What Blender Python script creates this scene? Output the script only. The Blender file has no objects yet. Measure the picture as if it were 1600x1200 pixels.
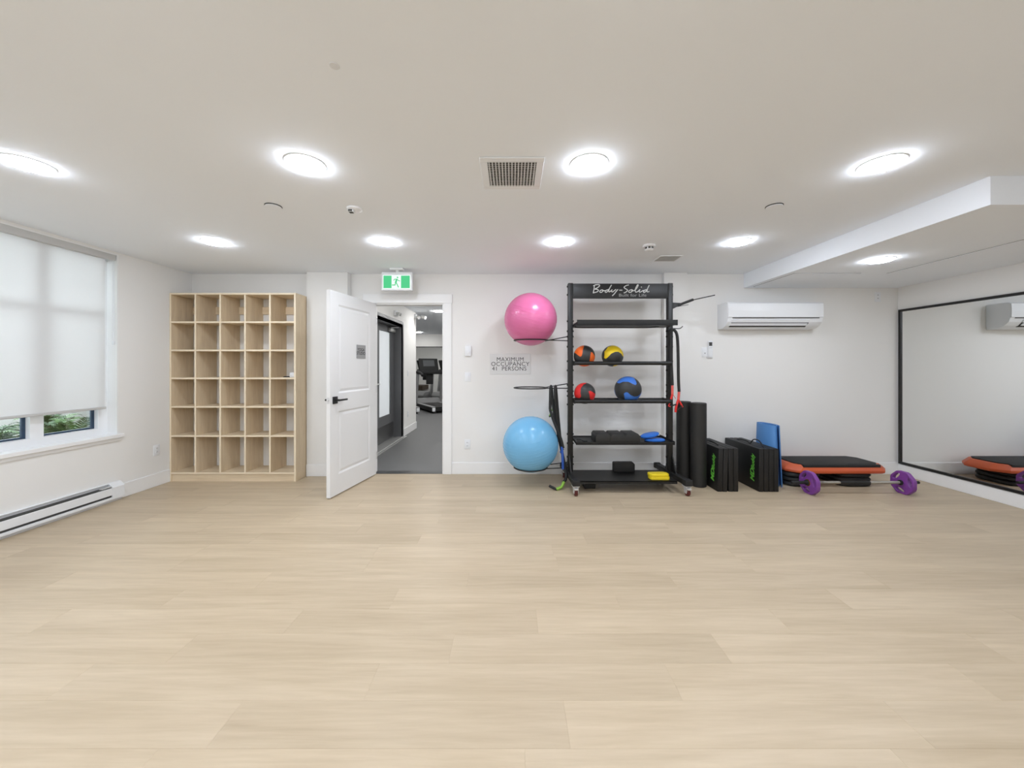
import bpy, bmesh, math, random
from mathutils import Vector, Matrix, Euler
random.seed(7)
PI = math.pi
scene = bpy.context.scene
C = scene.collection

# ------------------------------------------------------------------ camera, world, exposure
CAM_Z = 1.307
F_PX = 580.0            # focal length in pixels of the 1600x1200 frame
CEIL = 2.424            # ceiling height
BACK = 4.50             # wall with the door
LEFT = -3.88            # window wall
RIGHT = 4.68            # mirror wall
REAR = -2.6             # wall behind the camera
cam_d = bpy.data.cameras.new('camera'); cam = bpy.data.objects.new('camera', cam_d); C.objects.link(cam)
cam.location = (0, 0, CAM_Z); cam.rotation_euler = (PI/2, 0, 0)
cam_d.sensor_width = 36.0; cam_d.sensor_fit = 'HORIZONTAL'; cam_d.lens = 36.0*F_PX/1600.0
cam_d.shift_y = -28.0/1600.0; cam_d.clip_start = 0.02
scene.camera = cam
world = bpy.data.worlds.new('overcast_sky'); scene.world = world; world.use_nodes = True
bgn = world.node_tree.nodes['Background']
bgn.inputs[0].default_value = (0.91, 0.96, 1.0, 1); bgn.inputs[1].default_value = 7.2
vs = scene.view_settings
vs.view_transform = 'Standard'; vs.look = 'None'; vs.gamma = 1.0; vs.use_curve_mapping = False
vs.exposure = -0.02
LAMP = 93.0             # radiance of a ceiling lamp's diffuser

# ------------------------------------------------------------------ helpers
def srgb(r, g, b):
    f = lambda c: (c/255/12.92) if c/255 <= 0.04045 else ((c/255+0.055)/1.055)**2.4
    return (f(r), f(g), f(b), 1.0)

def at(px, py, Y):
    """point at depth Y that the photograph shows at pixel (px, py)"""
    return Vector(((px-800)/F_PX*Y, Y, CAM_Z-(py-572)/F_PX*Y))

class MB:
    def __init__(self): self.bm = bmesh.new()
    def _merge(self, b2, M=None):
        if M is not None: b2.transform(M)
        me = bpy.data.meshes.new('tmp'); b2.to_mesh(me); b2.free()
        self.bm.from_mesh(me); bpy.data.meshes.remove(me)
    def box(self, x0, x1, y0, y1, z0, z1, bev=0.0, seg=2, M=None):
        b = bmesh.new()
        bmesh.ops.create_cube(b, size=1.0)
        for v in b.verts:
            v.co = Vector(((x0+x1)/2+v.co.x*(x1-x0), (y0+y1)/2+v.co.y*(y1-y0), (z0+z1)/2+v.co.z*(z1-z0)))
        if bev > 0:
            bmesh.ops.bevel(b, geom=list(b.edges), offset=bev, segments=seg, affect='EDGES', profile=0.5)
        self._merge(b, M); return self
    def cyl(self, p0, p1, r0, r1=None, n=20, bev=0.0):
        r1 = r0 if r1 is None else r1
        p0 = Vector(p0); p1 = Vector(p1); d = p1-p0; L = d.length
        b = bmesh.new()
        bmesh.ops.create_cone(b, cap_ends=True, segments=n, radius1=r0, radius2=r1, depth=L)
        if bev > 0:
            e = [e for e in b.edges if abs(e.verts[0].co.z-e.verts[1].co.z) < 1e-6]
            bmesh.ops.bevel(b, geom=e, offset=bev, segments=2, affect='EDGES', profile=0.5)
        q = Vector((0, 0, 1)).rotation_difference(d.normalized())
        self._merge(b, Matrix.Translation((p0+p1)/2) @ q.to_matrix().to_4x4()); return self
    def tube(self, pts, r, n=8, closed=False, smooth=0):
        P = [Vector(p) for p in pts]
        if smooth: P = catmull(P, smooth, closed)
        m = len(P); rings = []
        up = None
        for i in range(m):
            a = P[(i-1) % m] if (closed or i > 0) else P[i]
            c = P[(i+1) % m] if (closed or i < m-1) else P[i]
            t = (c-a)
            if t.length < 1e-9: t = Vector((0, 0, 1))
            t.normalize()
            if up is None:
                up = Vector((0, 0, 1)) if abs(t.z) < 0.9 else Vector((1, 0, 0))
            s = t.cross(up)
            if s.length < 1e-6: s = t.cross(Vector((0, 1, 0.1)))
            s.normalize(); u = s.cross(t).normalized(); up = u
            rr = r[min(i, len(r)-1)] if isinstance(r, (list, tuple)) else r
            rings.append([self.bm.verts.new(P[i]+(s*math.cos(2*PI*k/n)+u*math.sin(2*PI*k/n))*rr) for k in range(n)])
        for i in range(m if closed else m-1):
            A = rings[i]; B = rings[(i+1) % m]
            for k in range(n):
                self.bm.faces.new((A[k], A[(k+1) % n], B[(k+1) % n], B[k]))
        if not closed:
            self.bm.faces.new(list(reversed(rings[0]))); self.bm.faces.new(rings[-1])
        return self
    def lathe(self, prof, n=32, M=None):
        b = bmesh.new(); rings = []
        for (r, z) in prof:
            if r < 1e-6: rings.append([b.verts.new((0, 0, z))])
            else: rings.append([b.verts.new((r*math.cos(2*PI*k/n), r*math.sin(2*PI*k/n), z)) for k in range(n)])
        for A, B in zip(rings[:-1], rings[1:]):
            for k in range(n):
                k2 = (k+1) % n
                if len(A) == 1 and len(B) == 1: continue
                if len(A) == 1: b.faces.new((A[0], B[k2], B[k]))
                elif len(B) == 1: b.faces.new((A[k], A[k2], B[0]))
                else: b.faces.new((A[k], A[k2], B[k2], B[k]))
        bmesh.ops.recalc_face_normals(b, faces=list(b.faces))
        self._merge(b, M); return self
    def prism(self, poly, d0, d1, axis='x', bev=0.0, M=None, holes=None):
        """extrude a 2d polygon along axis. x: (y,z) y: (x,z) z: (x,y)"""
        mp = {'x': lambda p, d: (d, p[0], p[1]), 'y': lambda p, d: (p[0], d, p[1]), 'z': lambda p, d: (p[0], p[1], d)}[axis]
        b = bmesh.new()
        A = [b.verts.new(mp(p, d0)) for p in poly]; B = [b.verts.new(mp(p, d1)) for p in poly]
        b.faces.new(A); b.faces.new(list(reversed(B)))
        for k in range(len(poly)):
            k2 = (k+1) % len(poly); b.faces.new((A[k2], A[k], B[k], B[k2]))
        bmesh.ops.recalc_face_normals(b, faces=list(b.faces))
        if bev > 0:
            bmesh.ops.bevel(b, geom=list(b.edges), offset=bev, segments=2, affect='EDGES', profile=0.5)
        self._merge(b, M); return self
    def quad(self, a, b, c, d):
        self.bm.faces.new([self.bm.verts.new(Vector(p)) for p in (a, b, c, d)]); return self
    def mesh(self, name, mat, smooth=True, angle=38):
        me = bpy.data.meshes.new(name); self.bm.to_mesh(me); self.bm.free()
        if mat: me.materials.append(mat)
        if smooth:
            me.polygons.foreach_set('use_smooth', [True]*len(me.polygons))
            me.set_sharp_from_angle(angle=math.radians(angle))
        return me
    def build(self, name, mat, parent=None, smooth=True, angle=38):
        return link(name, self.mesh(name, mat, smooth, angle), parent)

def catmull(P, k, closed=False):
    out = []; n = len(P)
    rng = range(n if closed else n-1)
    for i in rng:
        if closed: a, b, c, d = P[(i-1) % n], P[i], P[(i+1) % n], P[(i+2) % n]
        else: a, b, c, d = P[max(i-1, 0)], P[i], P[i+1], P[min(i+2, n-1)]
        for j in range(k):
            t = j/k
            out.append(0.5*((2*b)+(c-a)*t+(2*a-5*b+4*c-d)*t*t+(3*b-a-3*c+d)*t**3))
    if not closed: out.append(P[-1].copy())
    return out

def link(name, me, parent=None):
    o = bpy.data.objects.new(name, me); C.objects.link(o)
    if parent is not None: o.parent = parent
    return o
def tag(o, label, cat, group=None, kind=None):
    o['label'] = label; o['category'] = cat
    if group: o['group'] = group
    if kind: o['kind'] = kind
    return o
def thing(name, label, cat, loc=(0, 0, 0), rot=(0, 0, 0), group=None, kind=None):
    o = bpy.data.objects.new(name, None); C.objects.link(o)
    o.empty_display_size = 0.1; o.location = loc; o.rotation_euler = rot
    return tag(o, label, cat, group, kind)
def copy_tree(o, parent=None):
    c = o.copy(); C.objects.link(c)
    if parent is not None: c.parent = parent
    for ch in list(o.children): copy_tree(ch, c)
    return c
def text_mesh(txt, size, M, mat, name, parent, sx=1.0, shear=0.0, align='CENTER', bold=0.0, spacing=1.0):
    cu = bpy.data.curves.new('txt', 'FONT'); cu.body = txt; cu.size = size; cu.align_x = align; cu.align_y = 'CENTER'
    cu.shear = shear; cu.offset = bold; cu.space_character = spacing; cu.resolution_u = 4
    ob = bpy.data.objects.new('txt', cu); C.objects.link(ob)
    dg = bpy.context.evaluated_depsgraph_get()
    me = bpy.data.meshes.new_from_object(ob.evaluated_get(dg))
    bpy.data.objects.remove(ob); bpy.data.curves.remove(cu)
    me.transform(Matrix.Diagonal((sx, 1, 1, 1))); me.transform(M)
    me.materials.clear(); me.materials.append(mat)
    return link(name, me, parent)
def frame(o, xa, ya):
    """matrix with origin o, x axis xa, y axis ya"""
    x = Vector(xa).normalized(); y = Vector(ya).normalized(); z = x.cross(y)
    M = Matrix.Identity(4)
    for i in range(3):
        M[i][0] = x[i]; M[i][1] = y[i]; M[i][2] = z[i]; M[i][3] = o[i]
    return M

# ------------------------------------------------------------------ materials
def mat(name, col, rough=0.5, metal=0.0, spec=0.5, bump=None, coat=0.0, sheen=0.0):
    m = bpy.data.materials.new(name); m.use_nodes = True
    nt = m.node_tree; p = nt.nodes['Principled BSDF']
    p.inputs['Base Color'].default_value = col; p.inputs['Roughness'].default_value = rough
    p.inputs['Metallic'].default_value = metal; p.inputs['Specular IOR Level'].default_value = spec
    p.inputs['Coat Weight'].default_value = coat; p.inputs['Sheen Weight'].default_value = sheen
    if bump:
        sc, st = bump
        tc = nt.nodes.new('ShaderNodeTexCoord'); nz = nt.nodes.new('ShaderNodeTexNoise'); bp = nt.nodes.new('ShaderNodeBump')
        nz.inputs['Scale'].default_value = sc; nz.inputs['Detail'].default_value = 3
        bp.inputs['Strength'].default_value = st; bp.inputs['Distance'].default_value = 0.002
        nt.links.new(tc.outputs['Object'], nz.inputs['Vector']); nt.links.new(nz.outputs['Fac'], bp.inputs['Height'])
        nt.links.new(bp.outputs['Normal'], p.inputs['Normal'])
    return m
def wood(name, c_lo, c_hi, scale, rough=0.5, rand=0.0, bump=0.08, coords='Object', mixrange=(0.3, 0.72)):
    m = bpy.data.materials.new(name); m.use_nodes = True
    nt = m.node_tree; N = nt.nodes; L = nt.links; p = N['Principled BSDF']
    p.inputs['Roughness'].default_value = rough
    tc = N.new('ShaderNodeTexCoord'); mp = N.new('ShaderNodeMapping'); mp.inputs['Scale'].default_value = scale
    oi = N.new('ShaderNodeObjectInfo')
    mul = N.new('ShaderNodeVectorMath'); mul.operation = 'SCALE'
    cmb = N.new('ShaderNodeCombineXYZ')
    for k in range(3): L.new(oi.outputs['Random'], cmb.inputs[k])
    mul.inputs['Scale'].default_value = 37.0; L.new(cmb.outputs[0], mul.inputs[0])
    add = N.new('ShaderNodeVectorMath'); add.operation = 'ADD'
    L.new(tc.outputs[coords], mp.inputs['Vector']); L.new(mp.outputs[0], add.inputs[0]); L.new(mul.outputs[0], add.inputs[1])
    n1 = N.new('ShaderNodeTexNoise'); n1.inputs['Scale'].default_value = 1.0; n1.inputs['Detail'].default_value = 5; n1.inputs['Roughness'].default_value = 0.62
    n1.inputs['Distortion'].default_value = 0.6
    n2 = N.new('ShaderNodeTexNoise'); n2.inputs['Scale'].default_value = 6.0; n2.inputs['Detail'].default_value = 4
    L.new(add.outputs[0], n1.inputs['Vector']); L.new(add.outputs[0], n2.inputs['Vector'])
    mx = N.new('ShaderNodeMath'); mx.operation = 'MULTIPLY_ADD'; mx.inputs[1].default_value = 0.35
    L.new(n2.outputs['Fac'], mx.inputs[0])
    sc = N.new('ShaderNodeMath'); sc.operation = 'MULTIPLY'; sc.inputs[1].default_value = 0.65
    L.new(n1.outputs['Fac'], sc.inputs[0]); L.new(sc.outputs[0], mx.inputs[2])
    rp = N.new('ShaderNodeValToRGB'); e = rp.color_ramp.elements
    e[0].position = mixrange[0]; e[0].color = c_lo; e[1].position = mixrange[1]; e[1].color = c_hi
    L.new(mx.outputs[0], rp.inputs['Fac'])
    hsv = N.new('ShaderNodeHueSaturation')
    mr = N.new('ShaderNodeMapRange'); mr.inputs['To Min'].default_value = 1-rand; mr.inputs['To Max'].default_value = 1+rand
    L.new(oi.outputs['Random'], mr.inputs['Value']); L.new(mr.outputs[0], hsv.inputs['Value'])
    L.new(rp.outputs['Color'], hsv.inputs['Color']); L.new(hsv.outputs[0], p.inputs['Base Color'])
    bp = N.new('ShaderNodeBump'); bp.inputs['Strength'].default_value = bump; bp.inputs['Distance'].default_value = 0.001
    L.new(mx.outputs[0], bp.inputs['Height']); L.new(bp.outputs['Normal'], p.inputs['Normal'])
    return m
def emit(name, col, s):
    m = bpy.data.materials.new(name); m.use_nodes = True; nt = m.node_tree
    nt.nodes.remove(nt.nodes['Principled BSDF'])
    e = nt.nodes.new('ShaderNodeEmission'); e.inputs[0].default_value = col; e.inputs[1].default_value = s
    nt.links.new(e.outputs[0], nt.nodes['Material Output'].inputs[0]); return m
def translucent(name, col, tcol, fac):
    m = bpy.data.materials.new(name); m.use_nodes = True; nt = m.node_tree
    nt.nodes.remove(nt.nodes['Principled BSDF'])
    d = nt.nodes.new('ShaderNodeBsdfDiffuse'); d.inputs[0].default_value = col
    t = nt.nodes.new('ShaderNodeBsdfTranslucent'); t.inputs[0].default_value = tcol
    mx = nt.nodes.new('ShaderNodeMixShader'); mx.inputs[0].default_value = fac
    nt.links.new(d.outputs[0], mx.inputs[1]); nt.links.new(t.outputs[0], mx.inputs[2])
    nt.links.new(mx.outputs[0], nt.nodes['Material Output'].inputs[0]); return m
def pane_glass(name):
    m = bpy.data.materials.new(name); m.use_nodes = True; nt = m.node_tree
    nt.nodes.remove(nt.nodes['Principled BSDF'])
    t = nt.nodes.new('ShaderNodeBsdfTransparent'); t.inputs[0].default_value = (0.93, 0.97, 0.98, 1)
    g = nt.nodes.new('ShaderNodeBsdfGlossy'); g.inputs['Roughness'].default_value = 0.01
    fr = nt.nodes.new('ShaderNodeFresnel'); fr.inputs[0].default_value = 1.45
    mx = nt.nodes.new('ShaderNodeMixShader')
    nt.links.new(fr.outputs[0], mx.inputs[0]); nt.links.new(t.outputs[0], mx.inputs[1]); nt.links.new(g.outputs[0], mx.inputs[2])
    nt.links.new(mx.outputs[0], nt.nodes['Material Output'].inputs[0]); return m

M = {}
M['wall'] = mat('wall_paint', srgb(241, 240, 237), 0.75, bump=(180, 0.05))
M['ceil'] = mat('ceiling_paint', srgb(245, 249, 254), 0.85)
M['trim'] = mat('trim_paint', srgb(246, 246, 245), 0.4)
M['door'] = mat('door_paint', srgb(238, 238, 237), 0.38)
M['plastic'] = mat('white_plastic', srgb(240, 242, 244), 0.35)
M['plastic_grey'] = mat('grey_plastic', srgb(205, 205, 203), 0.4)
M['dark_slot'] = mat('dark_slot', srgb(70, 70, 68), 0.7)
M['black_metal'] = mat('black_powder_coat', srgb(22, 22, 21), 0.48, bump=(900, 0.1))
M['black_gloss'] = mat('black_handle', srgb(26, 26, 27), 0.35)
M['black_rubber'] = mat('black_rubber', srgb(28, 28, 28), 0.65, bump=(700, 0.15))
M['black_foam'] = mat('black_foam', srgb(35, 34, 32), 0.6, bump=(600, 0.25))
M['black_vinyl'] = mat('black_vinyl', srgb(17, 17, 17), 0.5, bump=(60, 0.4))
M['chrome'] = mat('zinc', srgb(222, 222, 222), 0.3, metal=0.6)
M['steel'] = mat('steel', srgb(170, 166, 158), 0.38, metal=1.0)
M['caster'] = mat('maroon_wheel', srgb(92, 34, 30), 0.4)
M['pink'] = mat('pink_vinyl', srgb(216, 112, 158), 0.27, spec=0.5, bump=(6, 0.03))
M['sky'] = mat('sky_blue_vinyl', srgb(116, 180, 220), 0.27, spec=0.5, bump=(6, 0.03))
M['letter'] = mat('silver_lettering', srgb(215, 215, 212), 0.5)
M['letter_grey'] = mat('grey_lettering', srgb(165, 165, 162), 0.5)
M['letter_dark'] = mat('dark_lettering', srgb(35, 35, 35), 0.5)
M['sign_silver'] = mat('silver_sign', srgb(230, 230, 229), 0.45)
M['sign_grey'] = mat('grey_sign', srgb(160, 160, 160), 0.45)
M['green'] = mat('green_print', srgb(112, 205, 72), 0.5)
M['blue_foam'] = mat('blue_foam', srgb(86, 142, 204), 0.55, bump=(300, 0.15))
M['blue_pad'] = mat('blue_pad', srgb(44, 112, 205), 0.5)
M['yellow_pad'] = mat('yellow_pad', srgb(232, 205, 30), 0.5)
M['orange'] = mat('orange_plastic', srgb(206, 92, 50), 0.42)
M['purple'] = mat('purple_rubber', srgb(128, 66, 150), 0.42)
M['red'] = mat('red_webbing', srgb(214, 40, 34), 0.6)
M['red_print'] = mat('red_white_sleeve', srgb(224, 96, 88), 0.6)
M['lime'] = mat('lime_webbing', srgb(140, 185, 70), 0.6)
M['blue_web'] = mat('blue_webbing', srgb(40, 84, 170), 0.6)
M['brass'] = mat('brass', srgb(214, 168, 60), 0.35, metal=1.0)
M['cube_wood'] = wood('pale_oak_board', srgb(211, 188, 155), srgb(238, 219, 188), (14, 14, 1.3), 0.5, 0.03)
M['cube_wood_h'] = wood('pale_oak_shelf', srgb(213, 191, 158), srgb(239, 221, 191), (1.3, 14, 14), 0.5, 0.03)
M['plank'] = wood('oak_vinyl_plank', srgb(176, 157, 129), srgb(208, 190, 163), (0.7, 9, 3), 0.42, 0.035, 0.04, mixrange=(0.26, 0.76))
M['lit_edge'] = mat('lit_front_edge', srgb(244, 228, 200), 0.5)  # front light painted into the board edges as a paler colour
M['lamp_gym'] = emit('gym_lamp_diffuser', (1.0, 0.99, 0.98, 1), LAMP)
M['lamp'] = emit('lamp_diffuser', (0.915, 0.985, 1.11, 1), LAMP)
M['glass'] = pane_glass('window_glass')
M['shade'] = translucent('shade_fabric', srgb(242, 242, 241), srgb(238, 238, 238), 0.34)
M['frost'] = translucent('frosted_glass', srgb(235, 237, 238), srgb(240, 240, 240), 0.8)
M['vinyl_white'] = mat('white_window_vinyl', srgb(242, 243, 244), 0.3)
M['gasket'] = mat('dark_blue_gasket', srgb(40, 62, 84), 0.4)
M['mirror'] = mat('mirror_silver', (0.88, 0.89, 0.88, 1), 0.0, metal=1.0)
M['frame_black'] = mat('black_frame', srgb(22, 22, 22), 0.4)
M['rubber_floor'] = mat('dark_rubber_floor', srgb(106, 106, 106), 0.5, bump=(200, 0.2))
M['grey_metal'] = mat('grey_door_paint', srgb(98, 99, 101), 0.4)
M['kick'] = mat('kick_plate', srgb(88, 88, 88), 0.35, metal=0.6)
M['alum'] = mat('aluminium', srgb(200, 200, 198), 0.4, metal=0.8)
M['leaf'] = mat('fern_leaf', srgb(38, 68, 28), 0.5)
M['leaf2'] = mat('fern_leaf_pale', srgb(66, 98, 44), 0.5)
M['soil'] = mat('soil', srgb(74, 62, 50), 0.9, bump=(30, 0.6))
M['slate'] = mat('slate_stone', srgb(120, 124, 132), 0.7, bump=(25, 0.7))
M['concrete'] = mat('pale_concrete', srgb(214, 212, 206), 0.8, bump=(40, 0.2))
M['tread_grey'] = mat('treadmill_grey', srgb(150, 150, 150), 0.4)
M['screen'] = mat('screen', srgb(96, 98, 100), 0.25)

# ------------------------------------------------------------------ the setting
def struct(o, label, cat): return tag(o, label, cat, kind='structure')
S_X0, S_Y0, S_Z = 2.81, 2.18, 2.255        # dropped soffit
D_X0, D_X1, D_H = -1.69, -0.83, 2.067      # door opening
W_Y0, W_Y1, W_Z0, W_Z1 = 0.9, 3.66, 0.635, 2.405   # window opening

# floor and planks
PW, PL, Y_START = 0.182, 1.248, 2.178-0.182*10
b = MB(); b.box(LEFT, RIGHT, Y_START, BACK+0.06, -0.06, -0.012); b.box(LEFT, RIGHT, REAR, Y_START, -0.06, 0.0)
floor = struct(b.build('floor', M['plank'], smooth=False), 'pale oak vinyl plank floor of the studio', 'floor')
joint = {-5: -0.58, -4: -0.58, -3: -0.28, -2: 0.13, -1: 0.586, 0: 0.98, 1: 0.30, 2: -0.96, 3: 0.55, 4: 0.02, 5: -0.62, 6: 0.92, 7: -0.2, 8: 0.35, 9: -0.85, 10: 0.7, 11: 0.1, 12: -0.45}
joint[-4] = -0.58; joint[-5] = 0.2
full = None
def plank_mesh(w, d):
    m = MB(); c = 0.0008; b = m.bm
    lo = [b.verts.new((x, y, -0.012)) for x, y in ((0, 0), (w, 0), (w, d), (0, d))]
    mi = [b.verts.new((x, y, -c)) for x, y in ((0, 0), (w, 0), (w, d), (0, d))]
    hi = [b.verts.new((x, y, 0)) for x, y in ((c, c), (w-c, c), (w-c, d-c), (c, d-c))]
    b.faces.new(hi)
    for A, B in ((lo, mi), (mi, hi)):
        for k in range(4): b.faces.new((A[k], A[(k+1) % 4], B[(k+1) % 4], B[k]))
    return m.mesh('plank', M['plank'], smooth=False)
r = -10
while True:
    y0 = 2.178+PW*r
    if y0 >= BACK-0.01: break
    d = min(PW, BACK-y0)
    j0 = joint.get(r, random.uniform(-0.6, 0.6))
    xs = [j0+PL*k for k in range(-8, 9)]
    xs = [LEFT]+[x for x in xs if LEFT+0.08 < x < RIGHT-0.08]+[RIGHT]
    for a, c in zip(xs[:-1], xs[1:]):
        if abs((c-a)-PL) < 1e-4 and abs(d-PW) < 1e-6:
            if full is None: full = plank_mesh(PL, PW)
            me = full
        else: me = plank_mesh(c-a, d)
        o = link('plank', me, floor); o.location = (a, y0, 0)
    r += 1
# door sill strip of floor in the doorway
# ceiling
b = MB(); b.box(LEFT-0.2, RIGHT+0.2, REAR-0.1, BACK+0.12, CEIL, CEIL+0.1)
ceiling = struct(b.build('ceiling', M['ceil']), 'flat white painted ceiling with round downlights', 'ceiling')
b = MB(); b.box(S_X0, RIGHT, S_Y0, BACK, S_Z, CEIL)
soffit = struct(b.build('ceiling_soffit', M['ceil']), 'dropped white ceiling soffit above the mirror', 'soffit')
for (x0, x1, y0, y1) in ((2.88, 3.56, 3.79, 4.42), (3.83, 4.60, 2.45, 3.79)):
    b = MB(); b.box(x0-0.003, x1+0.003, y0-0.003, y1+0.003, S_Z-0.002, S_Z-0.0005); b.build('panel_gap_shadow', M['dark_slot'], soffit, smooth=False)  # dark sheet stands in for the shadow line round the panel
    b = MB(); b.box(x0, x1, y0, y1, S_Z-0.0045, S_Z-0.0021)
    b.build('access_panel', M['ceil'], soffit, smooth=False)
# walls
b = MB()
b.box(LEFT-0.2, D_X0, BACK, BACK+0.12, -0.05, CEIL); b.box(D_X1, RIGHT+0.2, BACK, BACK+0.12, -0.05, CEIL)
b.box(D_X0, D_X1, BACK, BACK+0.12, D_H, CEIL)
wall_back = struct(b.build('wall_back', M['wall'], smooth=False), 'white wall with the doorway and exercise rack', 'wall')
b = MB(); b.box(-2.44, -1.955, BACK-0.09, BACK-0.0005, 0, CEIL-0.0005)
struct(b.build('wall_column', M['wall'], smooth=False), 'shallow white wall projection between cube shelf and open door', 'column')
b = MB(); b.box(1.815, 2.09, BACK-0.07, BACK-0.0005, 0, CEIL-0.0005)
struct(b.build('wall_column', M['wall'], smooth=False), 'narrow white wall projection behind the exercise rack', 'column')
b = MB()
b.box(LEFT-0.2, LEFT, REAR, W_Y0, -0.05, CEIL); b.box(LEFT-0.2, LEFT, W_Y1, BACK, -0.05, CEIL)
b.box(LEFT-0.2, LEFT, W_Y0, W_Y1, -0.05, W_Z0); b.box(LEFT-0.2, LEFT, W_Y0, W_Y1, W_Z1, CEIL)
struct(b.build('wall_left', M['wall'], smooth=False), 'white wall with the shaded window and baseboard heater', 'wall')
b = MB(); b.box(RIGHT, RIGHT+0.15, REAR, BACK, -0.05, CEIL)
struct(b.build('wall_right', M['wall'], smooth=False), 'white wall carrying the large black framed mirror', 'wall')
b = MB(); b.box(LEFT-0.2, RIGHT+0.2, REAR-0.15, REAR, -0.05, CEIL)
struct(b.build('wall_rear', M['wall'], smooth=False), 'plain white wall at the far side of the studio', 'wall')
# baseboards
BB, BT = 0.14, 0.014
def bb(name, boxes, label):
    m = MB()
    for q in boxes: m.box(*q, bev=0.003, seg=1)
    return struct(m.build(name, M['trim'], smooth=False), label, 'baseboard')
bb('baseboard_back', [(-2.44, -1.955-0.001, BACK-0.09-BT, BACK-0.0905, 0, BB), (-0.728, 1.815-0.001, BACK-BT, BACK-0.0005, 0, BB),
                      (1.80, 2.104, BACK-0.07-BT, BACK-0.0705, 0, BB), (2.0915, RIGHT-BT, BACK-BT, BACK-0.0005, 0, BB)],
   'white baseboard along the doorway wall')
bb('baseboard_left', [(LEFT+0.0005, LEFT+BT, 3.665, 4.20, 0, BB), (LEFT+0.0005, LEFT+BT, REAR, 1.19, 0, BB)], 'white baseboard below the window wall')
bb('baseboard_right', [(RIGHT-BT, RIGHT-0.0005, REAR, BACK-0.0005, 0, 0.128)], 'white baseboard under the mirror')

# door casing
b = MB(); CW = 0.1
b.box(D_X1, D_X1+CW, BACK-0.018, BACK-0.0005, 0, D_H, bev=0.002, seg=1)
b.box(D_X0-CW, D_X0, BACK-0.018, BACK-0.0005, 0, D_H, bev=0.002, seg=1)
b.box(D_X0-CW-0.008, D_X1+CW+0.008, BACK-0.022, BACK-0.0005, D_H, D_H+0.108, bev=0.002, seg=1)
b.box(D_X1-0.014, D_X1-0.0005, BACK, BACK+0.12, 0, D_H-0.014)     # jambs
b.box(D_X0+0.0005, D_X0+0.014, BACK, BACK+0.12, 0, D_H-0.014)
b.box(D_X0+0.0005, D_X1-0.0005, BACK, BACK+0.12, D_H-0.014, D_H-0.0005)
struct(b.build('trim_1', M['trim'], smooth=False), 'white painted casing around the studio doorway', 'door casing')
b = MB(); b.box(D_X0+0.014, D_X1-0.014, BACK+0.0, BACK+0.12, -0.012, 0.004, bev=0.003, seg=1)
struct(b.build('trim_2', M['kick'], smooth=False), 'dark metal threshold strip in the studio doorway', 'threshold')

# ------------------------------------------------------------------ open studio door
DW, DT, DH = 0.845, 0.040, 2.045
# local: x from hinge (0) to free edge (DW), y thickness (0..DT) with y=0 the face seen, z up
door = thing('door_1', 'white two-panel studio door standing open with black lever', 'door', kind='structure')
ang = math.atan2(-0.985, -0.174)
door.location = (D_X0+0.016, BACK-0.026, 0.012)
door.rotation_euler = (0, 0, ang)
# the seen face must look toward +X: rotate x axis by ang; local +y = (-sin, cos) -> (0.985,-0.174): +X side, so seen face is y = DT
panels = [(0.135, 0.715, 1.02, 1.92), (0.135, 0.715, 0.20, 0.84)]
b = MB()
b.box(0, DW, 0.010, DT-0.010, 0, DH)
st = 0.135
for y0, y1 in ((0.0, 0.0101), (DT-0.0101, DT)):
    b.box(0, st, y0, y1, 0, DH); b.box(DW-0.13, DW, y0, y1, 0, DH)
    b.box(st, DW-0.13, y0, y1, 0, 0.20); b.box(st, DW-0.13, y0, y1, 0.84, 1.02); b.box(st, DW-0.13, y0, y1, 1.92, DH)
b.build('door_leaf', M['door'], door, smooth=False)
for (x0, x1, z0, z1) in panels:
    for side in (0, 1):
        m = MB(); bm = m.bm; i1, i2 = 0.018, 0.045
        ys = [DT-0.0005, DT-0.0095, DT-0.003] if side else [0.0005, 0.0095, 0.003]
        R = []
        for ins, y in ((0.0, ys[0]), (i1, ys[1]), (i2, ys[2])):
            R.append([bm.verts.new((x, y, z)) for x, z in ((x0+ins, z0+ins), (x1-ins, z0+ins), (x1-ins, z1-ins), (x0+ins, z1-ins))])
        for A, B in zip(R[:-1], R[1:]):
            for k in range(4): bm.faces.new((A[k], A[(k+1) % 4], B[(k+1) % 4], B[k]))
        bm.faces.new(R[-1]); bmesh.ops.recalc_face_normals(bm, faces=list(bm.faces))
        m.build('door_panel', M['door'], door, smooth=False)
hz = 0.955
for side in (0, 1):
    yy, s = (DT, 1) if side else (0.0, -1)
    m = MB(); ya, yb = sorted((yy, yy+s*0.012)); m.box(DW-0.105, DW-0.035, ya, yb, hz-0.036, hz+0.036, bev=0.003)
    h = m.build('lever_handle', M['black_gloss'], door); h['label'] = 'black lever handle on a square rose'
    m = MB(); m.cyl((DW-0.07, yy+s*0.010, hz), (DW-0.07, yy+s*0.058, hz), 0.011, n=16)
    m.box(DW-0.195, DW-0.058, *sorted((yy+s*0.048, yy+s*0.062)), hz-0.009, hz+0.009, bev=0.003)
    m.build('lever', M['black_gloss'], h)
m = MB(); m.box(DW+0.0, DW+0.0015, 0.008, DT-0.008, hz-0.03, hz+0.03); m.cyl((DW+0.001, DT/2, hz), (DW+0.010, DT/2, hz), 0.009, n=12)
m.build('latch', M['chrome'], door)
for z in (0.22, 1.02, 1.84):
    m = MB(); m.cyl((-0.006, DT+0.004, z-0.045), (-0.006, DT+0.004, z+0.045), 0.006, n=10); m.build('hinge', M['chrome'], door)
sx, sz = 0.315, 1.455
m = MB(); m.box(sx-0.085, sx+0.085, DT-0.0025, DT+0.003, sz-0.075, sz+0.075, bev=0.001, seg=1)
sp = m.build('sign_plate', M['sign_grey'], door); sp['label'] = 'grey sign plate reading YOGA STUDIO'
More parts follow.
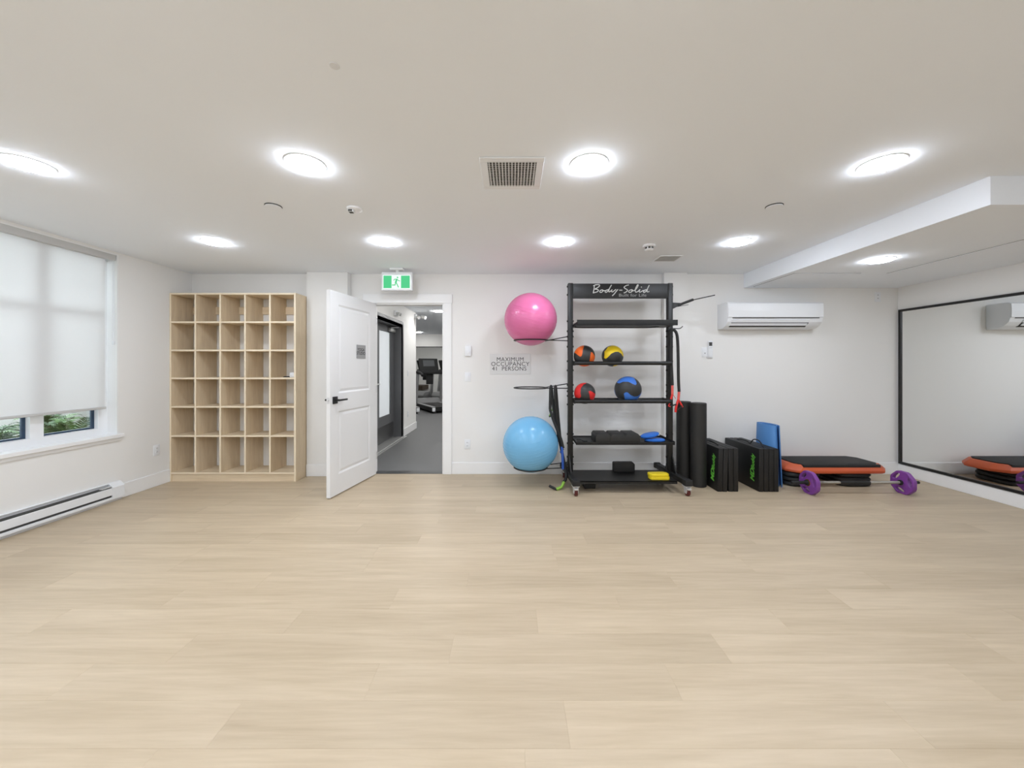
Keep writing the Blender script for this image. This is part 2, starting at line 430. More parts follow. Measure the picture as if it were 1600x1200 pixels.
for t, dz in (('YOGA', 0.021), ('STUDIO', -0.019)):
    text_mesh(t, 0.047, frame((sx+0.008, DT+0.0035, sz+dz), (-1, 0, 0), (0, 0, 1)), M['letter_dark'], 'lettering', sp, bold=0.001)

# ------------------------------------------------------------------ window and roller shade
win = thing('window_1', 'white vinyl window in the left wall', 'window', (LEFT-0.2, W_Y0, W_Z0), kind='structure')
wl = W_Y1-W_Y0; wh = W_Z1-W_Z0
m = MB()   # drywall reveal liner + outer frame (local x 0 outside .. 0.2 inside, y along wall)
m.box(0.02, 0.10, 0.0, 0.06, 0.0, wh); m.box(0.02, 0.10, wl-0.09, wl-0.0005, 0.0, wh)
m.box(0.02, 0.10, 0.06, wl-0.09, 0.0, 0.07); m.box(0.02, 0.10, 0.06, wl-0.09, wh-0.07, wh)
m.build('window_frame', M['vinyl_white'], win, smooth=False)
m = MB(); m.box(0.10, 0.1995, wl-0.012, wl-0.0005, 0.0, wh); m.box(0.10, 0.1995, 0.0005, 0.012, 0, wh); m.box(0.10, 0.1995, 0.012, wl-0.012, wh-0.012, wh-0.0005)
m.build('window_reveal', M['trim'], win, smooth=False)
muls = [0.50, 1.36, 2.21]
for y in muls:
    m = MB(); m.box(0.02, 0.10, y-0.045, y+0.045, 0.07, wh-0.07); m.build('mullion', M['vinyl_white'], win, smooth=False)
edges = [0.06]+sum([[y-0.045, y+0.045] for y in muls], [])+[wl-0.09]
for a, c in zip(edges[0::2], edges[1::2]):
    m = MB(); m.box(0.03, 0.09, a, c, 1.14, 1.20); m.build('transom', M['vinyl_white'], win, smooth=False)
    m = MB()
    for (p, q) in ((a, a+0.022), (c-0.022, c)): m.box(0.045, 0.062, p, q, 0.072, 1.138)
    m.box(0.045, 0.062, a+0.022, c-0.022, 0.072, 0.088)
    m.build('gasket', M['gasket'], win, smooth=False)
    for z0, z1 in ((0.072, 1.138), (1.202, wh-0.072)):
        m = MB(); m.box(0.050, 0.056, a+0.001, c-0.001, z0, z1); m.build('pane', M['glass'], win, smooth=False)
m = MB(); m.box(0.10, 0.232, -0.03, wl+0.03, -0.030, 0.004, bev=0.003)
m.box(0.2005, 0.213, -0.02, wl+0.02, -0.062, -0.030, bev=0.002, seg=1)
m.build('window_sill', M['trim'], win, smooth=False)

sh = thing('roller_shade', 'white translucent roller shade drawn most of the way down the window', 'window shade', (LEFT-0.05, W_Y0+0.02, W_Z1))
sl = W_Y1-W_Y0-0.04
m = MB(); m.box(0, 0.001, 0.02, sl-0.055, -1.49, -0.05); m.build('shade_fabric', M['shade'], sh, smooth=False)
m = MB(); m.box(-0.045, 0.045, 0.0, sl, -0.068, -0.001, bev=0.004); m.build('cassette', M['plastic_grey'], sh)
m = MB(); m.box(-0.010, 0.010, 0.018, sl-0.050, -1.512, -1.488, bev=0.005); m.build('hem_bar', M['plastic_grey'], sh)
m = MB()
m.cyl((0.028, sl-0.012, -0.85), (0.028, sl-0.012, -0.07), 0.0022, n=6); m.cyl((0.040, sl-0.012, -0.85), (0.040, sl-0.012, -0.07), 0.0022, n=6)
m.box(0.022, 0.046, sl-0.017, sl-0.007, -0.89, -0.85, bev=0.003); m.build('pull_cord', M['plastic'], sh)

# electric heater
HY0, HY1 = 1.2, 3.66
ht = thing('baseboard_heater', 'long white electric baseboard heater under the window', 'heater', (LEFT+0.0005, HY0, 0))
hl = HY1-HY0
m = MB(); m.box(0, 0.008, 0, hl, 0.0, 0.180); m.box(0.0, 0.024, 0, hl, 0.172, 0.181, bev=0.002, seg=1); m.box(0.0, 0.03, 0, hl, 0.0, 0.026)
m.build('back_plate', M['plastic'], ht, smooth=False)
m = MB(); m.box(0.054, 0.061, 0.0, hl-0.11, 0.072, 0.142, bev=0.002, seg=1); m.build('front_panel', M['plastic'], ht, smooth=False)
m = MB(); m.box(0.030, 0.063, 0.0, hl-0.11, 0.028, 0.052, bev=0.002, seg=1); m.build('bottom_rail', M['plastic'], ht, smooth=False)
m = MB(); m.box(0.009, 0.050, 0.01, hl-0.11, 0.03, 0.150); m.build('fin_bank', M['dark_slot'], ht, smooth=False)
m = MB(); m.prism([(0.0, 0.028), (0.062, 0.028), (0.062, 0.142), (0.026, 0.180), (0.0, 0.180)], hl-0.11, hl, 'y', bev=0.002); m.build('end_box', M['plastic'], ht, smooth=False)
m = MB(); m.box(0.030, 0.058, hl-0.20, hl-0.115, 0.150, 0.158); m.build('air_slot_clip', M['plastic_grey'], ht, smooth=False)

# ------------------------------------------------------------------ mirror
MY0, MY1, MZ0, MZ1 = 0.6, 4.475, 0.135, 1.985
mr_ = thing('wall_mirror', 'large wall mirror in a thin black frame', 'mirror', (RIGHT-0.0005, MY0, MZ0))
ml, mh = MY1-MY0, MZ1-MZ0
m = MB(); m.box(-0.012, 0, 0.02, ml-0.02, 0.02, mh-0.02); m.build('mirror_glass', M['mirror'], mr_, smooth=False)
m = MB(); fw = 0.026
m.box(-0.024, 0, 0, fw, 0, mh); m.box(-0.024, 0, ml-fw, ml, 0, mh); m.box(-0.024, 0, fw, ml-fw, 0, fw); m.box(-0.024, 0, fw, ml-fw, mh-fw, mh)
m.build('mirror_frame', M['frame_black'], mr_, smooth=False)

# ------------------------------------------------------------------ ceiling fixtures
def downlight(x, y, z, label, group, R=0.097, name='ceiling_light', lamp='lamp'):
    t = thing(name, label, 'ceiling light', (x, y, z), group=group)
    m = MB(); m.lathe([(R-0.002, -0.004), (R+0.002, -0.005), (R+0.006, -0.004), (R+0.007, -0.0005), (R-0.002, -0.0005), (R-0.002, -0.004)], 40)
    m.build('trim_ring', M['plastic'], t)
    m = MB(); m.lathe([(0, -0.021), (R*0.4, -0.0203), (R*0.7, -0.018), (R*0.9, -0.0135), (R-0.003, -0.009), (R-0.002, -0.004), (R-0.002, -0.001), (0, -0.001)], 40)
    m.build('diffuser', M[lamp], t)
    return t
LX = (-2.675, -1.14, 0.425, 2.04)
LL = {(2.05, 0): 'round LED downlight nearest the window shade, in line with the square grille',
      (2.05, 1): 'round LED downlight in line with the square grille, second from the window shade',
      (2.05, 2): 'round LED downlight right beside the square ceiling grille',
      (2.05, 3): 'round LED downlight beside the outer corner of the dropped soffit',
      (3.34, 0): 'round LED downlight in front of the cube shelf',
      (3.34, 1): 'round LED downlight in front of the exit sign',
      (3.34, 2): 'round LED downlight in front of the pink ball and rack header',
      (3.34, 3): 'round LED downlight between the smoke detector and the soffit'}
proto = None
for y in (2.05, 3.34, 0.77, -0.51, -1.79):
    for k, x in enumerate(LX):
        lab = LL.get((y, k), 'round LED downlight in the ceiling rows farthest from the doorway wall')
        if proto is None: proto = c = downlight(x, y, CEIL, lab, 'studio ceiling downlights')
        else:
            c = copy_tree(proto); c.location = (x, y, CEIL); c['label'] = lab
downlight(3.28, 3.31, S_Z, 'round LED downlight set in the dropped soffit above the mirror', None)

v = thing('ceiling_vent', 'square white ceiling grille with a fine grid of blades', 'vent', (0.0, 2.155, CEIL))
m = MB(); o_, i_ = 0.175, 0.135
for q in ((-o_, o_, -o_, -i_), (-o_, o_, i_, o_), (-o_, -i_, -i_, i_), (i_, o_, -i_, i_)): m.box(*q, -0.008, -0.0005, bev=0.002, seg=1)
m.build('vent_frame', M['plastic'], v, smooth=False)
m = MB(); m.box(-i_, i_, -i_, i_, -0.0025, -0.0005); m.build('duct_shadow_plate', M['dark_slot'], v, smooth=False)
bl = None
for k in range(15):
    x = -i_+(k+0.5)*2*i_/15
    if bl is None:
        m = MB(); m.box(-0.0022, 0.0022, -i_, i_, -0.009, -0.003); bl = m.build('blade', M['plastic'], v, smooth=False); bl.location = (x, 0, 0)
    else:
        o = bl.copy(); C.objects.link(o); o.parent = v; o.location = (x, 0, 0)
m = MB()
for k in range(14):
    y = -i_+(k+0.5)*2*i_/14; m.box(-i_, i_, y-0.001, y+0.001, -0.006, -0.003)
m.build('cross_blades', M['plastic_grey'], v, smooth=False)['kind'] = 'stuff'
v = thing('ceiling_vent', 'small grey mesh ceiling vent beside the smoke detector', 'vent', (1.612, 3.847, CEIL))
m = MB(); 
for q in ((-0.115, 0.115, -0.1, -0.09), (-0.115, 0.115, 0.09, 0.1), (-0.115, -0.105, -0.09, 0.09), (0.105, 0.115, -0.09, 0.09)): m.box(*q, -0.006, -0.0005)
m.build('vent_frame', M['plastic'], v, smooth=False)
m = MB(); m.box(-0.105, 0.105, -0.09, 0.09, -0.003, -0.0005); m.build('backing', M['dark_slot'], v, smooth=False)
m = MB()
for k in range(13): x = -0.105+(k+0.5)*0.21/13; m.box(x-0.0028, x+0.0028, -0.09, 0.09, -0.0055, -0.003)
for k in range(11): y = -0.09+(k+0.5)*0.18/11; m.box(-0.105, 0.105, y-0.0028, y+0.0028, -0.005, -0.003)
m.build('mesh_grid', M['plastic_grey'], v, smooth=False)['kind'] = 'stuff'

sd = thing('smoke_detector', 'white domed smoke detector with dark sensor slots', 'detector', (1.268, 3.43, CEIL))
m = MB(); m.lathe([(0, -0.018), (0.052, -0.018), (0.055, -0.012), (0.055, -0.0005), (0, -0.0005)], 32); m.build('base', M['plastic'], sd)
m = MB(); m.lathe([(0, -0.050), (0.030, -0.050), (0.038, -0.044), (0.040, -0.038), (0.030, -0.036), (0.030, -0.018), (0, -0.018)], 32); m.build('sensor_head', M['plastic'], sd)
for k in range(6):
    a = k*PI/3+0.2; m = MB(); m.box(0.027, 0.036, -0.009, 0.009, -0.036, -0.020, M=Matrix.Rotation(a, 4, 'Z')); m.build('sensor_slot', M['dark_slot'], sd, smooth=False)
od = thing('occupancy_sensor', 'small white ceiling sensor with a dark square lens', 'sensor', (-1.115, 2.63, CEIL))
m = MB(); m.lathe([(0, -0.016), (0.040, -0.016), (0.050, -0.010), (0.052, -0.0005), (0, -0.0005)], 32); m.build('base', M['plastic'], od)
m = MB(); m.box(-0.04, 0.0, -0.028, 0.012, -0.032, -0.016, bev=0.004); h = m.build('lens_housing', M['plastic'], od)
m = MB(); m.box(-0.034, -0.006, -0.0295, -0.027, -0.030, -0.018); m.box(-0.034, -0.006, -0.024, 0.006, -0.033, -0.0315); m.build('lens', M['dark_slot'], h, smooth=False)
for i, (x, lab) in enumerate(((-1.665, 'flat white sprinkler cover plate near the ceiling sensor'), (1.83, 'flat white sprinkler cover plate near the soffit edge'))):
    s = thing('sprinkler_cover', lab, 'sprinkler', (x, 2.59, CEIL), group='sprinkler cover plates')
    m = MB(); m.lathe([(0, -0.011), (0.050, -0.0105), (0.0525, -0.0085), (0.050, -0.0055), (0, -0.0055)], 32); m.build('cover_plate', M['ceil'], s)
    m = MB(); m.lathe([(0, -0.005), (0.0545, -0.005), (0.0545, -0.0005), (0, -0.0005)], 32); m.build('cover_gap_shadow', M['dark_slot'], s)  # dark disc imitates the shadow gap around the cover plate
m = MB(); m.lathe([(0, -0.003), (0.017, -0.003), (0.019, -0.0005), (0, -0.0005)], 24)
o = m.build('ceiling_plug', mat('plug_plastic', srgb(226, 228, 230), 0.6)); o.location = (-0.66, 1.38, CEIL); tag(o, 'tiny round grey plug set in the bare ceiling', 'ceiling plug')

# exit sign
ex = thing('exit_sign', 'green and white running man exit sign above the doorway', 'exit sign', (-1.315, 4.26, CEIL))
m = MB(); m.box(-0.075, 0.075, -0.05, 0.03, -0.022, -0.0005, bev=0.004); m.build('ceiling_mount', M['plastic'], ex)
m = MB(); m.cyl((0, 0, -0.05), (0, 0, -0.02), 0.018, n=16); m.build('stem', M['plastic'], ex)
m = MB(); m.box(-0.176, 0.176, -0.025, 0.025, -0.255, -0.045, bev=0.006); hs = m.build('housing', M['plastic'], ex)
M['exit_white'] = emit('exit_white', (0.9, 1.0, 0.96, 1), 1.05)
M['exit_green'] = emit('exit_green', srgb(92, 212, 146), 1.0)
m = MB(); m.box(-0.158, 0.158, -0.0285, -0.0245, -0.236, -0.078); lp = m.build('light_panel', M['exit_white'], hs, smooth=False)
for x0, x1 in ((-0.150, -0.058), (0.050, 0.150)):
    m = MB(); m.box(x0, x1, -0.0295, -0.028, -0.228, -0.086); m.build('green_field', M['exit_green'], hs, smooth=False)
m = MB(); cx, cz = -0.004, -0.157
def limb(pts, w):
    for (a, c) in zip(pts[:-1], pts[1:]):
        a = Vector((a[0], 0, a[1])); c = Vector((c[0], 0, c[1])); d = (c-a).normalized(); n = Vector((-d.z, 0, d.x))*w
        P = [a-d*w*.6+n, a-d*w*.6-n, c+d*w*.6-n, c+d*w*.6+n]
        m.bm.faces.new([m.bm.verts.new((cx+p.x, -0.0296, cz+p.z)) for p in P])
limb([(0.004, 0.027), (-0.006, -0.008)], 0.010); limb([(0.002, 0.032), (-0.020, 0.030), (-0.028, 0.016)], 0.004)
limb([(0.010, 0.032), (0.024, 0.014), (0.042, 0.010)], 0.004); limb([(-0.008, -0.008), (-0.014, -0.036), (-0.046, -0.036)], 0.0055)
limb([(-0.002, -0.008), (0.012, -0.034), (0.024, -0.060)], 0.0055)
m.bm.faces.new([m.bm.verts.new((cx+0.014+0.009*math.cos(t*PI/8), -0.0296, cz+0.050+0.009*math.sin(t*PI/8))) for t in range(16)])
m.build('running_figure', M['exit_green'], hs, smooth=False)

# ------------------------------------------------------------------ wall plates
def plate(name, label, cat, loc, rz, kind):
    """local: x along the wall, y=0 the wall face, -y into the room"""
    t = thing(name, label, cat, loc, (0, 0, rz))
    m = MB(); m.box(-0.036, 0.036, -0.006, -0.0005, -0.058, 0.058, bev=0.002); m.build('cover_plate', M['plastic'], t)
    if kind == 'switch':
        m = MB(); m.box(-0.016, 0.016, -0.009, -0.005, -0.033, 0.033, bev=0.002); m.build('rocker', M['plastic'], t)
    elif kind == 'outlet':
        for dz in (-0.02, 0.02):
            m = MB(); m.box(-0.016, 0.016, -0.008, -0.005, dz-0.014, dz+0.014, bev=0.003); s = m.build('socket', M['plastic'], t)
            m = MB(); m.box(-0.007, -0.004, -0.0084, -0.0078, dz-0.004, dz+0.006); m.box(0.004, 0.007, -0.0084, -0.0078, dz-0.004, dz+0.006); m.build('slot', M['dark_slot'], s, smooth=False)
    elif kind == 'key':
        m = MB(); m.cyl((0, -0.010, -0.012), (0, -0.005, -0.012), 0.005, n=12); m.build('sensor_dot', M['dark_slot'], t)
    return t
plate('wall_outlet', 'white electrical outlet on the window wall near the cube shelf', 'outlet', (LEFT, 4.05, 0.39), PI/2, 'outlet')
plate('light_switch', 'white rocker light switch below the thermostat', 'switch', (-0.535, BACK, 1.175), 0, 'switch')
plate('wall_outlet', 'white electrical outlet low on the wall right beside the doorway', 'outlet', (-0.54, BACK, 0.36), 0, 'outlet')
plate('wall_outlet', 'white electrical outlet high on the wall beside the air conditioner', 'outlet', (4.43, BACK, 2.145), 0, 'outlet')
plate('wall_control', 'white wall plate with a small dark dot beside the remote', 'wall plate', (2.335, BACK, 1.475), 0, 'key')
t = thing('thermostat', 'white thermostat with a round dial beside the doorway', 'thermostat', (-0.53, BACK, 1.49))
m = MB(); m.box(-0.038, 0.038, -0.028, -0.0005, -0.062, 0.062, bev=0.005); m.build('housing', M['plastic'], t)
m = MB(); m.cyl((0, -0.036, -0.012), (0, -0.027, -0.012), 0.022, n=24, bev=0.002); m.build('dial', M['plastic'], t)
t = thing('remote_control', 'white air conditioner remote with grey screen in a wall cradle', 'remote', (2.395, BACK, 1.505))
m = MB(); m.box(-0.032, 0.032, -0.014, -0.0005, -0.105, 0.03, bev=0.003); m.build('cradle', M['plastic'], t)
m = MB(); m.box(-0.027, 0.027, -0.024, -0.0145, -0.095, 0.105, bev=0.004); rm = m.build('remote_body', M['plastic'], t)
m = MB(); m.box(-0.019, 0.019, -0.025, -0.0235, 0.045, 0.090); m.build('screen', M['dark_slot'], rm, smooth=False)
m = MB(); m.box(-0.019, 0.019, -0.025, -0.0235, 0.020, 0.026); m.build('button', M['plastic_grey'], rm, smooth=False)

# occupancy sign
t = thing('occupancy_sign', 'silver wall sign reading MAXIMUM OCCUPANCY 41 PERSONS', 'sign', (-0.022, BACK, 1.332))
m = MB(); m.box(-0.245, 0.245, -0.006, -0.0005, -0.125, 0.125, bev=0.001, seg=1); m.build('sign_plate', M['sign_silver'], t, smooth=False)
for s, dz, sx_ in (('MAXIMUM', 0.054, 0.98), ('OCCUPANCY', -0.002, 1.03)):
    text_mesh(s, 0.070, frame((0, -0.0066, dz), (1, 0, 0), (0, 0, 1)), M['letter_dark'], 'lettering', t, sx=sx_, spacing=1.06)
for s, dx in (('41', -0.185), ('PERSONS', 0.047)):
    text_mesh(s, 0.070, frame((dx, -0.0066, -0.058), (1, 0, 0), (0, 0, 1)), M['letter_dark'], 'lettering', t, sx=1.0, spacing=1.06)

# ------------------------------------------------------------------ air conditioner
ac = thing('air_conditioner', 'white wall mounted mini split air conditioner', 'air conditioner', (3.04, BACK, 1.745))
hw = 0.55
prof = [(-0.0005, 0.0), (-0.0005, 0.300), (-0.205, 0.300), (-0.218, 0.288), (-0.222, 0.20), (-0.220, 0.12), (-0.205, 0.072), (-0.165, 0.030), (-0.10, 0.004)]
m = MB(); m.prism(prof, -hw, hw, 'x', bev=0.004); m.build('body', M['plastic'], ac)
m = MB(); m.prism([(-0.219, 0.290), (-0.228, 0.284), (-0.231, 0.20), (-0.229, 0.125), (-0.219, 0.122)], -hw+0.004, hw-0.004, 'x', bev=0.002); m.build('front_panel', M['plastic'], ac)
m = MB(); m.prism([(-0.224, 0.122), (-0.229, 0.122), (-0.228, 0.114), (-0.221, 0.114)], -hw+0.05, hw-0.05, 'x'); m.build('intake_slot', M['dark_slot'], ac, smooth=False)
m = MB(); m.prism([(-0.218, 0.090), (-0.212, 0.093), (-0.146, 0.024), (-0.153, 0.018), (-0.208, 0.062)], -hw+0.05, hw-0.16, 'x'); m.build('outlet_recess', M['dark_slot'], ac, smooth=False)
m = MB(); m.prism([(-0.226, 0.092), (-0.220, 0.098), (-0.2035, 0.070), (-0.2105, 0.065)], -hw+0.045, hw-0.155, 'x', bev=0.001); m.build('louver', M['plastic'], ac, smooth=False)
m = MB(); m.prism([(-0.2065, 0.0565), (-0.2005, 0.0605), (-0.180, 0.036), (-0.186, 0.031)], -hw+0.035, hw-0.17, 'x', bev=0.001); m.build('louver', M['plastic'], ac, smooth=False)

# ------------------------------------------------------------------ cube shelf
CX0, CX1, CY0, CY1, CT = LEFT+0.004, -2.446, 4.20, 4.497, 2.135
cu = thing('cube_shelf', 'pale oak cube shelf of thirty open cubbies in the alcove', 'shelf', (CX0, CY0, 0))
cw, cd = CX1-CX0, CY1-CY0; th = 0.019
m = MB(); m.box(0, th, 0, cd, 0, CT, bev=0.001, seg=1); m.build('side_panel', M['cube_wood'], cu, smooth=False)
m = MB(); m.box(cw-0.022, cw, 0, cd, 0, CT, bev=0.001, seg=1); m.build('side_panel', M['cube_wood'], cu, smooth=False)
cell = (cw-th-0.022-4*th)/5
zsh = [0.085, 0.505, 0.835, 1.158, 1.475, 1.795]
m = MB(); m.box(th, cw-0.022, 0, cd, CT-th, CT, bev=0.001, seg=1); m.build('top_panel', M['cube_wood_h'], cu, smooth=False)
m = MB(); m.box(th, cw-0.022, 0, cd, zsh[0], zsh[0]+th, bev=0.001, seg=1); m.build('bottom_panel', M['cube_wood_h'], cu, smooth=False)
m = MB(); m.box(th, cw-0.022, 0.012, 0.03, 0, zsh[0]); m.build('kick_board', M['cube_wood_h'], cu, smooth=False)
dv = None
for k in range(4):
    x = th+cell+(cell+th)*k
    if dv is None:
        m = MB(); m.box(0, th, 0.0, cd, zsh[0]+th, CT-th, bev=0.001, seg=1); dv = m.mesh('divider', M['cube_wood'], smooth=False)
    o = link('divider', dv, cu); o.location = (x, 0, 0)
sf = None
for k in range(5):
    for z in zsh[1:]:
        if sf is None:
            m = MB(); m.box(0, cell, 0.001, cd, 0, th, bev=0.001, seg=1); sf = m.mesh('shelf', M['cube_wood_h'], smooth=False)
        o = link('shelf', sf, cu); o.location = (th+(cell+th)*k, 0, z)
    m = MB(); m.box(0, cell, cd-0.016, cd, 0, 0.09); o = m.build('back_cleat', M['cube_wood_h'], cu, smooth=False); o.location = (th+(cell+th)*k, 0, 1.93)
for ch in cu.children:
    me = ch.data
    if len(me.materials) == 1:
        me.materials.append(M['lit_edge'])
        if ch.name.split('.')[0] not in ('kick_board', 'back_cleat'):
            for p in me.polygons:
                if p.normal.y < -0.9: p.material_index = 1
t = thing('small_box', 'small white box left in one cubby', 'box', (CX0+th+(cell+th)*4+cell-0.052, CY0+0.11, zsh[3]+th+0.0005))
m = MB(); m.box(-0.045, 0.045, -0.03, 0.03, 0, 0.046, bev=0.003); m.build('box_body', M['plastic'], t)
m = MB(); m.box(-0.046, 0.046, -0.031, 0.031, 0.046, 0.056, bev=0.003); m.build('box_lid', M['plastic'], t)
m = MB(); m.lathe([(0, 0.012), (0.022, 0.012), (0.032, 0.006), (0.034, 0), (0, 0)], 20, M=Matrix.Diagonal((1.3, 0.8, 1, 1)))
o = m.build('marker_cap', M['black_rubber']); o.location = (CX0+th+(cell+th)*4+0.11, CY0+0.12, zsh[3]+th); tag(o, 'small flat black lid beside the white box', 'lid')

# ------------------------------------------------------------------ exercise rack
RX, RY = 1.185, 4.08
rk = thing('exercise_rack', 'black metal exercise storage rack on casters with header panel', 'rack', (RX, RY, 0))
ux, uw, ud, RT = 0.545, 0.027, 0.032, 2.214
ups = []
for s in (-1, 1):
    m = MB(); m.box(s*ux-uw, s*ux+uw, -ud, ud, 0.155, RT, bev=0.006); u = m.build('upright', M['black_metal'], rk); ups.append(u)
    zs = [2.18, 2.09, 1.80, 1.69, 1.63, 1.52, 1.36, 1.26, 1.10, 1.03, 0.98, 0.885, 0.56, 0.46, 0.31, 0.23]
    for z in zs:
        m = MB(); m.cyl((s*ux-uw-0.010, 0, z), (s*ux+uw+0.010, 0, z), 0.010, n=10); m.build('bolt', M['black_metal'], u)
    # foot
    fx = s*(ux+0.015)
    foot = MB(); yaw = math.radians(-4 if s > 0 else -3)
    foot.box(-0.032, 0.032, -0.345, 0.335, 0.103, 0.158, bev=0.006)
    foot.prism([(-0.12, 0.155), (0.12, 0.155), (0.035, 0.34), (-0.035, 0.34)], -0.006, 0.006, 'x')
    f = foot.build('foot', M['black_metal'], rk); f.location = (fx, 0, 0); f.rotation_euler = (0, 0, -yaw)
    m = MB(); m.box(-0.038, 0.038, -0.375, -0.30, 0.100, 0.164, bev=0.01); m.build('end_cap', M['black_rubber'], f)
    m = MB(); m.box(-0.038, 0.038, 0.30, 0.345, 0.100, 0.164, bev=0.01); m.build('end_cap', M['black_rubber'], f)
    for y in (-0.33, 0.29):
        m = MB(); m.box(-0.036, 0.036, y-0.034, y+0.034, 0.092, 0.1035, bev=0.002)
        for sx2 in (-1, 1):
            xa, xb = sorted((sx2*0.018, sx2*0.023)); m.prism([(y-0.034, 0.093), (y+0.030, 0.093), (y+0.012, 0.028), (y-0.026, 0.024), (y-0.036, 0.05)], xa, xb, 'x')
        m.box(-0.019, 0.019, y-0.056, y-0.020, 0.066, 0.086, bev=0.004)
        m.cyl((-0.027, y-0.010, 0.037), (0.027, y-0.010, 0.037), 0.009, n=12)
        m.build('caster_fork', M['chrome'], f)
        m = MB(); m.cyl((-0.015, y-0.010, 0.037), (0.015, y-0.010, 0.037), 0.037, n=24, bev=0.005); m.build('caster_wheel', M['caster'], f)
# header
m = MB(); m.box(-ux+uw, ux-uw, -0.030, -0.012, 2.045, 2.208, bev=0.003); hd = m.build('header_panel', M['black_metal'], rk)
U = 0.000524
def hp(x, y): return Vector(((x-800)*U+(970-800)/F_PX*4.05-RX, -0.0305, 2.208-(y-70)*U*1.05))
strokes = [
 [(250, 105), (242, 180), (226, 258)], [(225, 118), (275, 98), (335, 94), (360, 108), (340, 135), (290, 165), (258, 182), (305, 186), (332, 205), (318, 230), (270, 246), (218, 258)],
 [(405, 196), (372, 212), (364, 238), (388, 247), (420, 228), (428, 204), (405, 196), (440, 214), (475, 210)],
 [(548, 190), (498, 204), (474, 232), (492, 247), (530, 222), (560, 190)], [(606, 100), (575, 150), (550, 200), (556, 236), (600, 214), (618, 190)],
 [(618, 190), (606, 222), (628, 238), (668, 208), (700, 186)], [(740, 186), (700, 232), (662, 278), (620, 316)],
 [(765, 203), (830, 203)],
 [(965, 100), (912, 112), (870, 142), (888, 168), (930, 190), (936, 212), (902, 242), (860, 258)],
 [(1012, 194), (972, 213), (964, 238), (996, 247), (1036, 224), (1044, 200), (1012, 194), (1050, 214), (1085, 208)],
 [(1085, 208), (1130, 165), (1162, 105), (1142, 104), (1112, 160), (1100, 218), (1116, 242), (1160, 224), (1195, 192)],
 [(1200, 190), (1182, 226), (1200, 242), (1250, 216), (1275, 205)], [(1218, 146), (1236, 138)],
 [(1345, 190), (1294, 204), (1270, 234), (1288, 247), (1328, 220), (1354, 190)], [(1392, 104), (1362, 160), (1346, 208), (1352, 238), (1392, 228)]]
m = MB()
for s in strokes:
    m.tube([hp(*p) for p in s], 0.0052, 8, smooth=5)
o = m.build('lettering', M['letter'], hd, smooth=False); o['label'] = 'silver script lettering'
text_mesh('Built for Life', 0.046, frame(hp(1045, 305)+Vector((0, -0.001, 0)), (1, 0, 0), (0, 0, 1)), M['letter_grey'], 'lettering', hd, sx=1.32)
# trays
def tray(z, y0, y1, hw_, lipf, lipb, name='tray_shelf'):
    m = MB(); m.box(-hw_, hw_, y0, y1, z-0.004, z)
    m.box(-hw_, hw_, y0, y0+0.004, z-0.012, z+lipf); m.box(-hw_, hw_, y1-0.004, y1, z, z+lipb)
    for s in (-1, 1): xa, xb = sorted((s*hw_, s*(hw_-0.004))); m.box(xa, xb, y0, y1, z, z+0.025)
    return m.build(name, M['black_metal'], rk, smooth=False)
tray(1.738, -0.27, 0.08, 0.517, 0.045, 0.025); tray(0.495, -0.205, 0.19, 0.517, 0.016, 0.012)
m = MB(); m.tube([(-0.50, -0.08, 1.737), (-0.48, -0.08, 1.722), (-0.2, -0.08, 1.721), (0.25, -0.08, 1.721), (0.34, -0.08, 1.726), (0.40, -0.08, 1.736)], 0.006, 8, smooth=4); m.build('stiffener_rod', M['black_metal'], rk)
m = MB(); m.box(-0.51, 0.51, -0.275, 0.14, 0.120, 0.126); m.box(-0.51, 0.51, -0.275, -0.270, 0.098, 0.126); m.box(-0.51, 0.51, 0.135, 0.14, 0.098, 0.126)
m.build('tray_shelf', M['black_metal'], rk, smooth=False)
for z in (1.338, 0.928):
    for y in (-0.11, 0.11):
        m = MB(); m.cyl((-0.514, y, z), (0.514, y, z), 0.020, n=20); m.build('ball_rail', M['black_metal'], rk)
    for s in (-1, 1):
        m = MB(); xa, xb = sorted((s*0.510, s*0.5185)); m.box(xa, xb, -0.125, 0.125, z-0.024, z+0.024, bev=0.002, seg=1); m.build('rail_bracket', M['black_metal'], rk, smooth=False)
# ball rings on the left
for z in (1.588, 1.068, 0.200):
    m = MB(); rx = -ux-0.436; R = 0.182
    m.tube([(rx+R*math.cos(k*2*PI/40), R*math.sin(k*2*PI/40), z) for k in range(40)], 0.0065, 8, closed=True)
    m.cyl((rx+R*0.92, -R*0.4, z), (-ux-uw+0.002, -0.02, z-0.004), 0.0055, n=8)
    m.cyl((rx+R*0.92, R*0.4, z), (-ux-uw+0.002, 0.02, z+0.045), 0.0055, n=8)
    m.build('ball_ring', M['black_metal'], rk)
# right side: bar holder and hook
m = MB(); x0 = ux+uw
m.prism([(x0, 1.93), (x0, 2.005), (x0+0.105, 2.0), (x0+0.09, 1.975)], -0.004, 0.004, 'y')
m.cyl((x0+0.07, 0, 1.975), (x0+0.225, -0.02, 2.035), 0.014, n=14); m.cyl((x0+0.20, -0.02, 2.026), (x0+0.44, -0.06, 2.075), 0.0055, n=8)
m.cyl((x0+0.02, 0.02, 1.955), (x0+0.19, 0.02, 1.985), 0.003, n=6)
m.build('bar_holder', M['black_metal'], rk)
m = MB(); m.tube([(ux, -0.03, 1.715), (ux+0.02, -0.075, 1.712), (ux+0.075, -0.09, 1.712), (ux+0.105, -0.09, 1.735)], 0.0045, 8, smooth=4); m.build('hook', M['black_metal'], rk)

